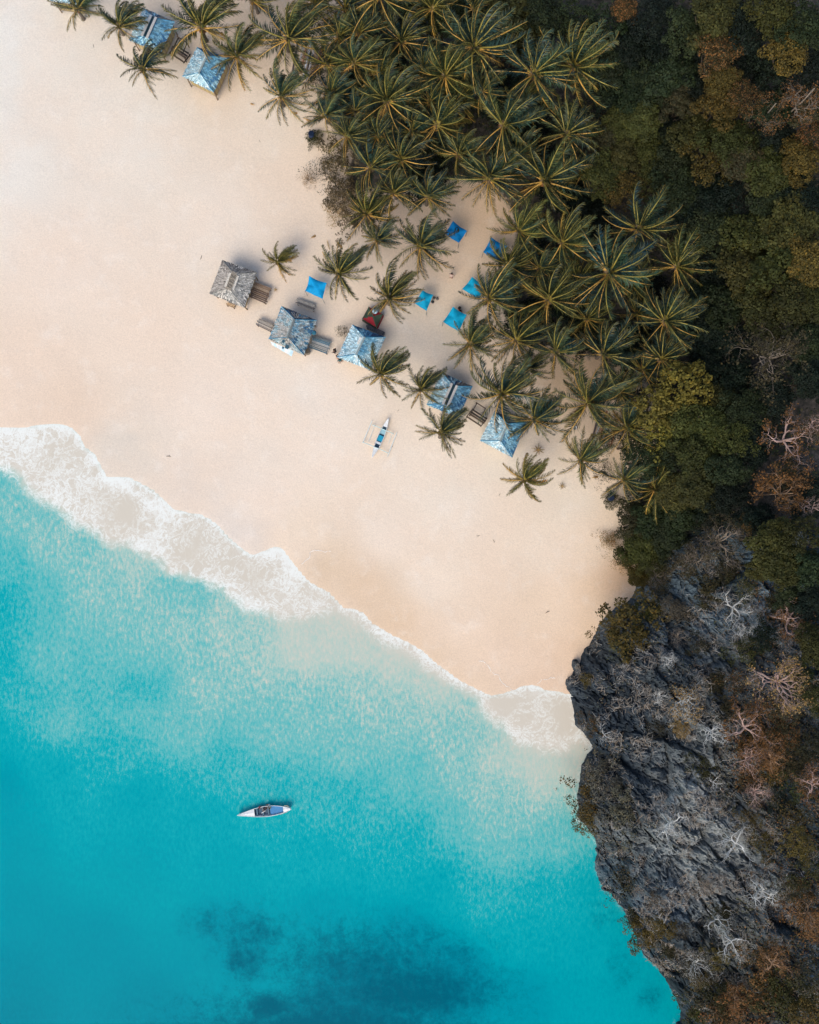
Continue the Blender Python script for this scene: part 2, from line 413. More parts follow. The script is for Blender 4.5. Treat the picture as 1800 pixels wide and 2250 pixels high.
# ------------------------------------------------------------------ sea
gx, gy, GF = grid(axis(-48, 32, .27, 1500, 1.3), axis(-60, 12, .27, 1500, 1.3))
s = sdist(gx, gy, SEA)
keep = (s > -1.2)
TP = [(0, 1060, .62), (30, 1100, .70), (100, 1200, .72), (20, 1250, .55), (0, 1330, .42), (100, 1330, .58), (200, 1300, .72), (300, 1220, .80), (350, 1380, .72), (430, 1290, .66), (500, 1340, .78), (0, 1450, .44),
      (100, 1450, .62), (60, 1540, .50), (130, 1600, .62), (300, 1460, .66), (305, 1510, .46), (300, 1560, .62), (450, 1500, .74), (560, 1400, .78), (650, 1400, .88), (700, 1370, .94), (780, 1390, .97), (790, 1430, .86),
      (850, 1440, .93), (900, 1470, .84), (960, 1505, .88), (800, 1500, .76), (900, 1560, .74), (1000, 1600, .74), (1030, 1550, .80), (1100, 1680, .84), (1200, 1720, .84), (1250, 1680, .95), (1290, 1620, 1.0), (1280, 1660, .97),
      (1180, 1660, .92), (1265, 1750, .78), (1240, 1820, .58), (0, 1620, .34), (120, 1680, .32), (0, 1720, .20), (250, 1650, .46), (400, 1600, .64), (500, 1700, .50), (600, 1620, .66), (750, 1650, .66), (700, 1560, .70),
      (300, 1760, .30), (450, 1800, .32), (600, 1800, .40), (600, 1720, .50), (750, 1750, .48), (900, 1700, .60), (1000, 1800, .60), (1100, 1800, .72), (1100, 1880, .62), (900, 1850, .42), (950, 1950, .32), (1080, 1960, .44), (1200, 1950, .40),
      (1150, 2050, .34), (1300, 1960, .34), (700, 1900, .36), (500, 1900, .28), (300, 1900, .26), (0, 1850, .22), (0, 2000, .18), (0, 2150, .12), (0, 2250, .08), (200, 2100, .16), (300, 2230, .12), (700, 2000, .22), (900, 2050, .16),
      (1300, 2080, .30), (1380, 2100, .26), (1450, 2200, .26), (1300, 2200, .26), (1150, 2200, .18), (800, 2200, .05), (1000, 2150, .10), (500, 2050, .18), (1100, 1740, .74), (1000, 1680, .72), (1200, 1850, .62),
      (-1500, 1500, .1), (-500, 3500, 0.), (1500, 3000, .1), (500, 2600, .02)]
T = idw(gx, gy, TP, 2.0, 5.0)[:, 0]
T = T + .06 * sstep(.5, .7, T) * (1 - sstep(.85, .95, T))
fd = sdist(gx, gy, FOAM) + 1.5 * fbm(gx / 1.3, gy / 1.3, 5, 60, .62) * np.clip(np.abs(s) / 1.5, 0, 1)
dlow = pdist(gx, gy, FOAML, False)
band = sstep(-1.0, .7, fd + .3); bandT = sstep(-1.5, .5, fd)
px_ = gx / S + 900; py_ = 1125 - gy / S
T = T * (1 - bandT) + bandT
# pale sandy shallows right behind the thin part of the surf
thin = sstep(560, 760, px_) * (1 - sstep(1060, 1120, px_))
T = np.maximum(T, (1 - .11 * np.clip(s, 0, 3)) * thin * (s < 3))
# surf density: left part thick, middle thin bright line, right part film
leftw = 1 - sstep(480, 720, px_)
rim_up = np.exp(-np.abs(s) / (.12 + .85 * leftw * sstep(-100, 200, 240 - px_) + .55 * np.exp(-((px_ - 600) / 60.) ** 2) + .35 * sstep(720, 800, px_) * (1 - sstep(1000, 1080, px_)) + .25 * sstep(1080, 1140, px_)))
rim_lo = np.exp(-dlow / (.3 + .6 * leftw + .35 * sstep(1030, 1070, px_))) * (1 - .75 * sstep(480, 640, px_) * (1 - sstep(1030, 1060, px_)))
dens = band * np.clip(.15 + .10 * leftw + .80 * rim_up + .30 * rim_lo + .85 * fbm(gx / 3.5, gy / 3.5, 3, 66), 0, 1)
mid = np.exp(-(((px_ - 300) * .55 - (py_ - 1085)) / 14.) ** 2) * (px_ > 230) * (px_ < 400)     # second wave line inside the surf
dens = np.clip(dens + .35 * mid * band, 0, 1)
rk = sstep(1.1, .1, s * 0 + pdist(gx, gy, GP(RCOAST[:-1]), False)) * sstep(-.3, .3, fbm(gx / 1.5, gy / 1.5, 3, 19))
dens = np.maximum(dens, .45 * rk * (1 - .75 * sstep(1800, 1900, py_)))
reef = 0
for x0, y0, rx, ry, am in ((590, 2215, 70, 45, 1.), (540, 2110, 60, 60, .75), (700, 2200, 110, 60, .75), (850, 2180, 120, 60, .6), (1010, 2100, 60, 50, .55), (940, 2060, 70, 45, .5), (1030, 2170, 90, 50, .5), (470, 2030, 80, 45, .5),
                           (800, 2120, 270, 105, .72), (720, 2290, 360, 120, 1.05), (900, 2180, 220, 90, .95), (560, 2060, 110, 80, .6), (1330, 2020, 40, 25, .35), (1370, 2130, 45, 60, .4), (1430, 2190, 40, 40, .5), (1310, 1985, 30, 15, .3), (1350, 1990, 30, 40, .3)):
    reef = np.maximum(reef, am * .78 * np.exp(-(((px_ - x0) / rx) ** 2 + ((py_ - y0) / ry) ** 2)))
amp = .10 + .40 * sstep(.2, .45, T) * (1 - sstep(.78, .97, T))
m, nt, b = newmat('sea_water')
t_ = attr(nt, 't').outputs['Fac']; am_ = attr(nt, 'amp').outputs['Fac']
nA = noise(nt, 2.4, 6, .75, mapscale=(1.3, .6, 1), rot=.08); nB = noise(nt, .33, 5, .6, mapscale=(1.4, .6, 1)); nC = noise(nt, 9., 4, .8)
nn = mth(nt, 'ADD', mth(nt, 'MULTIPLY', mth(nt, 'SUBTRACT', nA, .5), 2.2), mth(nt, 'MULTIPLY', mth(nt, 'SUBTRACT', nB, .5), .45))
nn = mth(nt, 'ADD', nn, mth(nt, 'MULTIPLY', mth(nt, 'SUBTRACT', nC, .5), .9))
tt = mth(nt, 'ADD', t_, mth(nt, 'MULTIPLY', nn, am_))
KW = .80
c = ramp(nt, tt, [(0., linf((0, 130, 155), KW)), (.15, linf((0, 152, 174), KW)), (.3, linf((0, 170, 186), KW)), (.45, linf((25, 181, 193), KW)), (.6, linf((92, 194, 200), KW)), (.75, linf((126, 200, 202), KW)),
                  (.88, linf((176, 212, 207), KW)), (1., linf((222, 218, 208), KW))])
rf = attr(nt, 'reef').outputs['Fac']
nR = noise(nt, .7, 9, .78, dist=.3)
rr = mth(nt, 'MULTIPLY', maprange(nt, mth(nt, 'ADD', mth(nt, 'MULTIPLY', rf, .62), mth(nt, 'ADD', mth(nt, 'MULTIPLY', nR, .7), mth(nt, 'MULTIPLY', noise(nt, 2.2, 6, .75), .3))), .55, .98), .92)
rr = mth(nt, 'MULTIPLY', rr, maprange(nt, rf, .02, .12))
c = mixc(nt, rr, c, linf((0, 98, 124), KW))
fo = attr(nt, 'foam').outputs['Fac']
nF = noise(nt, .62, 8, .70, dist=1.3); nG = noise(nt, 1.9, 7, .72, dist=1.0)
fil = mth(nt, 'SUBTRACT', 1.0, mth(nt, 'MULTIPLY', mth(nt, 'ABSOLUTE', mth(nt, 'SUBTRACT', nF, .5)), 16.), clamp=True)
fil2 = mth(nt, 'SUBTRACT', 1.0, mth(nt, 'MULTIPLY', mth(nt, 'ABSOLUTE', mth(nt, 'SUBTRACT', nG, .5)), 11.), clamp=True)
ft = mth(nt, 'ADD', mth(nt, 'MULTIPLY', fil, .45), mth(nt, 'MULTIPLY', fil2, .35))
ft = mth(nt, 'ADD', ft, mth(nt, 'MULTIPLY', nF, .55))
fm = mth(nt, 'MULTIPLY', maprange(nt, mth(nt, 'ADD', fo, mth(nt, 'MULTIPLY', mth(nt, 'SUBTRACT', ft, .52), 1.15)), .12, 1.05), maprange(nt, fo, .0, .12), clamp=True)
c = mixc(nt, mth(nt, 'MULTIPLY', fm, .78), c, (.80, .87, .895, 1))
c = mixc(nt, 1., c, (1.06, 1.0, .90, 1), 'MULTIPLY')
nt.links.new(c, b.inputs['Base Color']); b.inputs['Roughness'].default_value = .16; b.inputs['Specular IOR Level'].default_value = .015; b.inputs['IOR'].default_value = 1.33
wv = noise(nt, 1.1, 5, .6, mapscale=(1, .55, 1)); bump(nt, b, mth(nt, 'ADD', wv, mth(nt, 'MULTIPLY', nC, .12)), .22, .12)
kf = keep[GF].any(1)
me = mk('sea', np.stack([gx, gy, .03 * fbm(gx / 2, gy / 3, 3, 2) * sstep(.5, 3, s)], 1), GF[kf], [m], smooth=True)
for nme, v in (('t', T), ('foam', dens), ('reef', reef), ('amp', amp * (1 - band))): fattr(me, nme, v)
o = link('sea', me); o['kind'] = 'structure'

# ------------------------------------------------------------------ rock cliff
gx, gy, GF = grid(np.arange(16, 53, .13), np.arange(-64, .5, .13))
rz, dr = rock_h(gx, gy)
lx = gx + .35 * fbm(gx / .8, gy / .8, 3, 41) * sstep(.3, 1, dr); ly = gy + .35 * fbm(gx / .8, gy / .8, 3, 43) * sstep(.3, 1, dr)
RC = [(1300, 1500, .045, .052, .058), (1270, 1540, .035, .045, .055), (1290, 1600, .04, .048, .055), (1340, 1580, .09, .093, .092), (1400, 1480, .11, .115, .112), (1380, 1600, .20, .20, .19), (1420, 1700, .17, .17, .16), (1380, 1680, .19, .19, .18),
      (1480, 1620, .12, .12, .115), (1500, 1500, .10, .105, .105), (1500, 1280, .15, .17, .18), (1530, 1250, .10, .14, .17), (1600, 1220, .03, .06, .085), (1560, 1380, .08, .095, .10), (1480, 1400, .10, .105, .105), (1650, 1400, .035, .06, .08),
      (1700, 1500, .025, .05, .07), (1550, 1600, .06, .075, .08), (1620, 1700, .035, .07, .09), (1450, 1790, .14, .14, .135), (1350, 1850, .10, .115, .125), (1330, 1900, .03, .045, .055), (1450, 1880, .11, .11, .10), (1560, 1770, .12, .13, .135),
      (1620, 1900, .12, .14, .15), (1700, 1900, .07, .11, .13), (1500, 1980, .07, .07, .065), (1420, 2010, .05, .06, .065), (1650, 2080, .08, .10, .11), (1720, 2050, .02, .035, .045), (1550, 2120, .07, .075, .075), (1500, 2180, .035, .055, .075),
      (1750, 1650, .02, .05, .075), (1780, 1800, .02, .035, .045), (1700, 2200, .03, .05, .07), (1780, 2150, .02, .03, .04), (1460, 1250, .07, .085, .09)]  # rock tones; dark blues towards the right have shade put into the colour
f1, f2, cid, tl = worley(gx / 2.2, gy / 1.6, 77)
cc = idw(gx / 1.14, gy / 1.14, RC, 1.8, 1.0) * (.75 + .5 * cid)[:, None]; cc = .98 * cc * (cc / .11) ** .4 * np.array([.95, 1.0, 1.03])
m, nt, b = newmat('rock')
a = attr(nt, 'Col').outputs['Color']; n1 = noise(nt, 1.4, 8, .75); n2 = noise(nt, 6., 6, .75)
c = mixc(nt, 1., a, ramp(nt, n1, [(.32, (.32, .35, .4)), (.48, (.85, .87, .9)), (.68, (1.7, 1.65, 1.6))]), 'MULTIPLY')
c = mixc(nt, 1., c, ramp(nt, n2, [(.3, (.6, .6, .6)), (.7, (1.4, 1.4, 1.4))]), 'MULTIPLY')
nt.links.new(c, b.inputs['Base Color']); b.inputs['Roughness'].default_value = .85; b.inputs['Specular IOR Level'].default_value = .2
bump(nt, b, mth(nt, 'ADD', n1, mth(nt, 'MULTIPLY', n2, .4)), .8, .25)
kf = (dr[GF] > -.9).all(1)
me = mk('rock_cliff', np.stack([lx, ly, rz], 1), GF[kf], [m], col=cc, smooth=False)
o = link('rock_cliff', me); o['kind'] = 'structure'
# ------------------------------------------------------------------ leaf clouds, limbs
rng = np.random.default_rng(7); random.seed(7)
def leafcloud(P, N, size, R, aspect=.6, flat=.0):
    n = len(P); N = N + R.normal(0, .45, N.shape); N /= np.linalg.norm(N, axis=1)[:, None] + 1e-9
    t = R.normal(0, 1, N.shape); u = np.cross(N, t); u /= np.linalg.norm(u, axis=1)[:, None] + 1e-9; v = np.cross(N, u)
    s = (size * R.uniform(.6, 1.35, n))[:, None]
    V = np.stack([P - u * s, P - v * s * aspect, P + u * s, P + v * s * aspect], 1).reshape(-1, 3)
    F = np.arange(4 * n).reshape(n, 4); c = np.repeat(np.stack([R.random(n), R.random(n), R.random(n)], 1), 4, 0)
    return V, F, c
def make_crown(seed, nclump=46, leaves=115, leaf=.042, dome=.62, lobes=5, ragged=.22, fill=1.0, cl=(.13, .26)):
    R = np.random.default_rng(seed); ph = R.uniform(0, 6.28, 6); am = R.uniform(.3, 1, 6)
    P = []; N = []; V1 = []
    for i in range(nclump):
        r = math.sqrt((i + .5) / nclump) * (1 - .25 * R.random() * .5); a = i * 2.39996 + R.normal(0, .25)
        out = 1 + ragged * sum(am[k] * math.sin((k + 2) * a + ph[k]) for k in range(4)) / 1.6
        x, y = r * out * math.cos(a) * .86, r * out * math.sin(a) * .86
        z = dome * (1 - .75 * r * r) + R.normal(0, .07)
        cr = R.uniform(*cl); n = int(leaves * fill * (cr / .2) ** 2 * R.uniform(.7, 1.2))
        d = R.normal(0, 1, (n, 3)); d[:, 2] = np.abs(d[:, 2]) * .9 - .25; d /= np.linalg.norm(d, axis=1)[:, None]
        rad = cr * R.uniform(.55, 1.12, n)[:, None]
        P.append(np.array([x, y, z]) + d * rad * np.array([1, 1, .8])); N.append(d + np.array([0, 0, .45])); V1 += [R.uniform(.15, .85)] * n
    P = np.concatenate(P); N = np.concatenate(N)
    V, F, c = leafcloud(P, N, leaf, R)
    c[:, 0] = np.clip(c[:, 0] * .55 + np.repeat(V1, 4) * .5, 0, 1)
    return mk('crown', V, F, [M['leaf']], col=c)
CROWNS = [make_crown(11), make_crown(12, 60, 100, .038, .7, ragged=.35), make_crown(13, 34, 170, .046, .6, cl=(.18, .32)), make_crown(14, 80, 70, .034, .55, ragged=.3, cl=(.1, .19)),
          make_crown(15, 52, 110, .044, .8, ragged=.4), make_crown(16, 40, 130, .05, .5, ragged=.2, cl=(.15, .3))]
TUFT = [make_crown(21, 90, 60, .040, .75, ragged=.35, cl=(.08, .15)), make_crown(22, 75, 75, .045, .7, ragged=.3, cl=(.09, .17))]       # tight knobbly heads
SPARSE = [make_crown(31, 30, 45, .035, .5, ragged=.4, fill=.55, cl=(.16, .34)), make_crown(32, 36, 36, .033, .45, ragged=.45, fill=.5, cl=(.15, .36))]
SHRUB = [make_crown(41, 60, 75, .036, .45, ragged=.35, cl=(.1, .2)), make_crown(42, 50, 80, .038, .4, ragged=.5, cl=(.1, .22)), make_crown(43, 54, 60, .035, .42, ragged=.55, cl=(.08, .2))]

def wig(a, b, n, w, R):
    a = np.array(a); b = np.array(b); pts = [a + (b - a) * i / n for i in range(n + 1)]
    L = np.linalg.norm(b - a)
    return [p + (R.normal(0, w * L, 3) * math.sin(math.pi * i / n) if 0 < i < n else 0) for i, p in enumerate(pts)]
def make_trunk(seed):
    R = np.random.default_rng(seed); mb = MB()
    p = wig((0, 0, 0), (R.uniform(-.05, .05), R.uniform(-.05, .05), .55), 4, .04, R); mb.tube(p, [.07, .055, .05, .045, .04], 7)
    for i in range(6):
        a = i * 1.05 + R.uniform(-.3, .3); e = (.62 * math.cos(a), .62 * math.sin(a), R.uniform(.85, 1.05))
        q = wig(p[3 + (i % 2)], e, 5, .05, R); mb.tube(q, np.linspace(.03, .008, 6), 5, cap=False)
    return mb.mesh('trunk', [M['bark']], True)
TRUNKS = [make_trunk(i) for i in (1, 2, 3)]

def make_bare(seed, limbs=6, depth=4, up=.35, leafy=900, leafsz=.020, crook=.13, rad=.026):
    R = np.random.default_rng(seed); mb = MB(); tips = []
    def grow(p, d, L, r, lev):
        n = 5; pts = [np.array(p)]; dd = np.array(d)
        for i in range(n):
            dd = dd + R.normal(0, crook * 3.2, 3) * np.array([1, 1, .6]); dd = dd / np.linalg.norm(dd)
            q = pts[-1] + dd * L / n
            pts.append(q)
        rs = np.linspace(r, r * .45, n + 1); mb.tube(pts, rs, 5 if lev < 2 else 3, cap=False)
        if lev >= depth - 1: tips.extend(pts[2:])
        if lev < depth:
            for k in range(3):
                i = int(R.integers(2, n + 1)) if k else n
                t = pts[i] - pts[i - 1]; t /= np.linalg.norm(t); o = np.cross(t, (0, 0, 1)); a = R.uniform(.45, 1.0) * (1 if k % 2 else -1) * (.6 if k == 0 else 1)
                nd_ = t * math.cos(a) + o * math.sin(a) + np.array([0, 0, R.uniform(-.12, .22)])
                grow(pts[i], nd_ / np.linalg.norm(nd_), L * R.uniform(.55, .80), rs[i] * .72, lev + 1)
    for i in range(limbs):
        a = i * 6.283 / limbs + R.uniform(-.4, .4)
        grow((0, 0, .28), (math.cos(a), math.sin(a), R.uniform(up * .5, up * 1.6)), R.uniform(.30, .42), rad, 0)
    tk = MB(); tk.tube(wig((0, 0, -.45), (0, 0, .3), 4, .05, R), [rad * 2, rad * 1.8, rad * 1.6, rad * 1.5, rad * 1.4], 7)
    tips = np.array(tips); sel = R.integers(0, len(tips), leafy)
    P = tips[sel] + R.normal(0, .035, (leafy, 3)); V, F, c = leafcloud(P, np.tile([0., 0, 1.], (leafy, 1)), leafsz, R)
    return mb.mesh('branches', [M['branch']], True), tk.mesh('trunk', [M['branch']], True), mk('leaves', V, F, [M['leaf']], col=c)
BARE = [make_bare(51, 6), make_bare(52, 5, crook=.13), make_bare(53, 8, up=.6, crook=.08), make_bare(54, 7, crook=.15)]
TWIG = [make_bare(61, 9, depth=4, up=.7, crook=.07, leafy=1300, rad=.018, leafsz=.026), make_bare(62, 9, up=.5, crook=.10, leafy=1500, rad=.02, leafsz=.026)]

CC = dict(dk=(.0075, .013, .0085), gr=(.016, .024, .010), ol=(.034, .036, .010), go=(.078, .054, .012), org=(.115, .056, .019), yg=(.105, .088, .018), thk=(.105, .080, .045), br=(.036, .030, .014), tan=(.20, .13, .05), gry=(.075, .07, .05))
GTREE = {'dk': 'dark green', 'gr': 'mid green', 'ol': 'olive green', 'go': 'golden olive', 'org': 'orange leaved', 'yg': 'bright yellow green', 'thk': 'brown', 'br': 'brown leaved', 'tan': 'tan', 'gry': 'grey green'}
# landmarks for telling look-alikes apart (photo pixels)
LM = [((1340, 600), 'starburst palm'), ((1480, 870), 'bright yellow green tree'), ((1480, 1815), 'white bare tree on the cliff'), ((1580, 180), 'tall orange brown tree'), ((1395, 1386), 'round shrub on the rock'),
      ((1700, 785), 'grey twiggy tree'), ((1260, 146), 'rightmost palm of the top rows'), ((1700, 640), 'wide golden olive canopy'), ((1715, 1500), 'large pinkish bare tree'), ((1800, 0), 'top right corner of the photo'),
      ((1800, 2250), 'bottom right corner of the photo'), ((1380, 1600), 'pale grey rock face'), ((1300, 1770), 'golden bush over the sea'), ((1590, 1190), 'twiggy tree on blue rock'), ((1450, 1080), 'last palm of the grove'),
      ((1800, 1000), 'right edge of the photo'), ((1490, 2190), 'foot of the cliff in the sea'), ((1650, 2080), 'big dark rock slab'), ((1400, 504), 'palm against the forest'), ((1485, 586), 'round headed rightmost palm'), ((1372, 18), 'orange crown at the top edge'), ((1749, 225), 'bare brown branches'), ((1650, 1640), 'orange scrub'),
      ((1752, 1830), 'golden bush by the shadow'), ((1621, 1855), 'pale tree on slabs'), ((1617, 1338), 'upper white tree'), ((1196, 398), 'pale centred palm'), ((1525, 560), 'dark forest hollow')]
def rel_to(px, py, best):
    dx = px - best[0][0]; dy = py - best[0][1]; d = math.hypot(dx, dy)
    if d < 22: return 'at the ' + best[1]
    a = math.degrees(math.atan2(-dy, dx)) % 360
    pos = ['right of the', 'above and right of the', 'above the', 'above and left of the', 'left of the', 'below and left of the', 'below the', 'below and right of the'][int((a + 22.5) // 45) % 8]
    return ('just ' if d < 75 else ('' if d < 150 else 'well ')) + pos + ' ' + best[1]
def uniq(base, px, py, short):
    ls = sorted(LM, key=lambda l: (l[0][0] - px) ** 2 + (l[0][1] - py) ** 2)
    for l in ls[:7]:
        lab = base + ' ' + rel_to(px, py, l)
        if lab not in USED and len(lab.split()) <= 16: return lab
    for i in range(5):
        for j in range(i + 1, 6):
            lab = '%s between the %s and the %s' % (short, ls[i][1], ls[j][1])
            if lab not in USED and len(lab.split()) <= 16: return lab
    return lab
def tree(px, py, Rp, ck, h=6.0, lib=None, nm='broadleaf_tree', grp='broadleaf trees of the hillside forest', cat='tree', flat=.85, word='tree', lab=None):
    lib = lib or CROWNS; x, y, z = at(px, py, h)
    f = (CAMH - z - h) / CAMH; R = Rp * S * f * 1.06
    size = 'small' if Rp < 42 else ('broad' if Rp > 72 else 'rounded')
    lab = lab or uniq('%s %s %s' % (size, GTREE[ck], word), px, py, '%s %s %s' % (size, GTREE[ck], word))
    t = thing(nm, lab, cat, (x, y, z - .15), 0, grp)
    g_ = rng.uniform(.72, 1.25); c = tuple(v * g_ * rng.uniform(.93, 1.07) for v in CC[ck]) + ({'org': .15, 'br': .45, 'go': .55}.get(ck, 1.),)
    hh = max(h - R * .35, .25)
    link('crown', lib[rng.integers(len(lib))], t, (0, 0, hh), (rng.uniform(-.1, .1), rng.uniform(-.1, .1), rng.uniform(0, 6.28)), (R, R * rng.uniform(.9, 1.08), R * flat), c)
    if word == 'tree':
        link('trunk', TRUNKS[rng.integers(3)], t, (0, 0, 0), (0, 0, rng.uniform(0, 6.28)), (R, R, (hh + R * .35) / 1.0))
    else:
        link('trunk', TRUNKS[rng.integers(3)], t, (0, 0, 0), (0, 0, rng.uniform(0, 6.28)), (R * .6, R * .6, hh + R * .1))
    return t

# px, py, radius px, colour, canopy height, lib
T_ = [(905, 15, 45, 'dk', 5), (975, 20, 55, 'gr', 5.5), (1060, 20, 60, 'dk', 5), (1125, 55, 75, 'ol', 6.5), (1195, 45, 60, 'gr', 6.5), (1130, 95, 45, 'ol', 5.5), (1260, 30, 62, 'gr', 7), (1325, 65, 70, 'gr', 7.5), (1382, 100, 60, 'dk', 7), (1345, 130, 60, 'gr', 7),
      (1375, 18, 30, 'org', 8), (1440, 40, 55, 'dk', 6), (1480, 110, 55, 'dk', 6), (1520, 55, 60, 'gr', 7), (1580, 30, 70, 'ol', 8), (1640, 60, 60, 'dk', 7.5), (1700, 25, 65, 'ol', 8), (1770, 60, 60, 'gr', 7.5), (1735, 110, 55, 'go', 8),
      (1790, 150, 60, 'dk', 6), (1700, 150, 55, 'dk', 5), (1640, 150, 45, 'dk', 5), (1580, 115, 50, 'org', 9), (1595, 175, 42, 'go', 9), (1640, 205, 45, 'org', 9), (1585, 225, 55, 'go', 8.5), (1540, 185, 45, 'dk', 6),
      (1480, 165, 55, 'gr', 7), (1430, 180, 55, 'gr', 7), (1385, 205, 55, 'gr', 7), (1340, 215, 45, 'dk', 6), (1500, 225, 45, 'br', 7), (1415, 260, 50, 'ol', 7), (1365, 270, 45, 'ol', 6.5), (1330, 300, 42, 'br', 6), (1460, 290, 48, 'dk', 6),
      (1530, 290, 55, 'ol', 7), (1600, 300, 60, 'ol', 8), (1570, 350, 62, 'go', 8), (1640, 345, 55, 'br', 7.5), (1480, 350, 55, 'gr', 6.5), (1425, 335, 45, 'ol', 6), (1370, 345, 45, 'ol', 6), (1330, 385, 52, 'ol', 6.5), (1375, 410, 55, 'go', 6.5),
      (1430, 400, 48, 'ol', 6.5), (1490, 420, 60, 'gr', 7), (1560, 430, 60, 'dk', 7), (1630, 420, 60, 'dk', 7), (1700, 370, 60, 'ol', 7.5), (1760, 350, 58, 'go', 7), (1790, 290, 48, 'org', 7), (1710, 300, 45, 'dk', 6), (1700, 235, 45, 'gr', 7), (1785, 225, 45, 'br', 7),
      (1700, 440, 60, 'gr', 7.5), (1770, 430, 60, 'dk', 7), (1510, 490, 50, 'dk', 6.5), (1580, 510, 62, 'gr', 7), (1660, 520, 70, 'ol', 8), (1740, 510, 75, 'ol', 8.5), (1790, 580, 60, 'go', 8.5), (1715, 590, 75, 'ol', 9), (1640, 600, 68, 'ol', 8.5),
      (1580, 590, 55, 'dk', 6), (1545, 650, 50, 'dk', 6), (1600, 670, 58, 'gr', 7), (1670, 680, 60, 'ol', 8), (1745, 670, 70, 'ol', 8.5), (1795, 660, 48, 'ol', 8), (1545, 730, 50, 'dk', 6), (1600, 750, 50, 'dk', 6), (1560, 810, 52, 'dk', 6.5),
      (1620, 830, 55, 'dk', 6), (1780, 760, 52, 'gr', 7), (1790, 830, 48, 'dk', 7), (1640, 900, 55, 'gr', 7), (1700, 870, 50, 'dk', 6), (1590, 880, 45, 'ol', 6.5), (1560, 940, 55, 'ol', 8), (1615, 965, 52, 'ol', 8), (1500, 930, 60, 'ol', 8),
      (1540, 1000, 60, 'ol', 8), (1600, 1030, 50, 'gr', 7), (1480, 1000, 52, 'gr', 8), (1420, 1010, 45, 'gr', 7), (1450, 1045, 40, 'gr', 6.5), (1545, 1070, 55, 'ol', 7.5), (1490, 1080, 48, 'ol', 7), (1600, 1090, 48, 'dk', 6), (1660, 980, 50, 'dk', 6),
      (1560, 1130, 45, 'dk', 5), (1500, 1130, 50, 'gr', 5), (1440, 1135, 52, 'gr', 5), (1395, 1150, 42, 'br', 3.5), (1420, 1195, 50, 'ol', 3.5), (1470, 1180, 45, 'gr', 4), (1390, 1215, 38, 'ol', 2.5), (1435, 1240, 40, 'ol', 3), (1405, 1265, 28, 'go', 2),
      (1740, 1060, 60, 'br', 6), (1790, 1100, 50, 'dk', 6), (1660, 1140, 42, 'dk', 5), (1700, 1190, 55, 'ol', 7), (1760, 1180, 58, 'ol', 7.5), (1735, 1240, 58, 'ol', 7.5), (1790, 1250, 50, 'gr', 7), (1680, 1250, 35, 'ol', 5), (1650, 1150, 26, 'org', 5),
      (1790, 1320, 45, 'dk', 6), (1740, 1310, 40, 'gr', 5), (1790, 1420, 45, 'ol', 6), (1760, 1480, 40, 'ol', 5), (1795, 1530, 40, 'ol', 5)]
for i, (px, py, Rp, ck, h) in enumerate(T_): tree(px, py, Rp, ck, h)
# bright yellow green tree at the end of the grove: two knobbly heads
tree(1500, 850, 78, 'yg', 8.5, TUFT, flat=1.0, lab='bright yellow green tree with knobbly clustered crown beside the last palms', grp='knobbly yellow green trees')
tree(1445, 900, 62, 'yg', 8.0, TUFT, flat=1.0, lab='knobbly yellow green tree just below and left of the brightest one', grp='knobbly yellow green trees')
tree(1455, 950, 58, 'yg', 7.5, TUFT, flat=1.0, lab='lower knobbly yellow green tree above the beach end of the grove', grp='knobbly yellow green trees')
tree(1395, 975, 40, 'ol', 6.5, TUFT, lab='olive knobbly tree behind the lower palms of the grove', grp='knobbly yellow green trees')
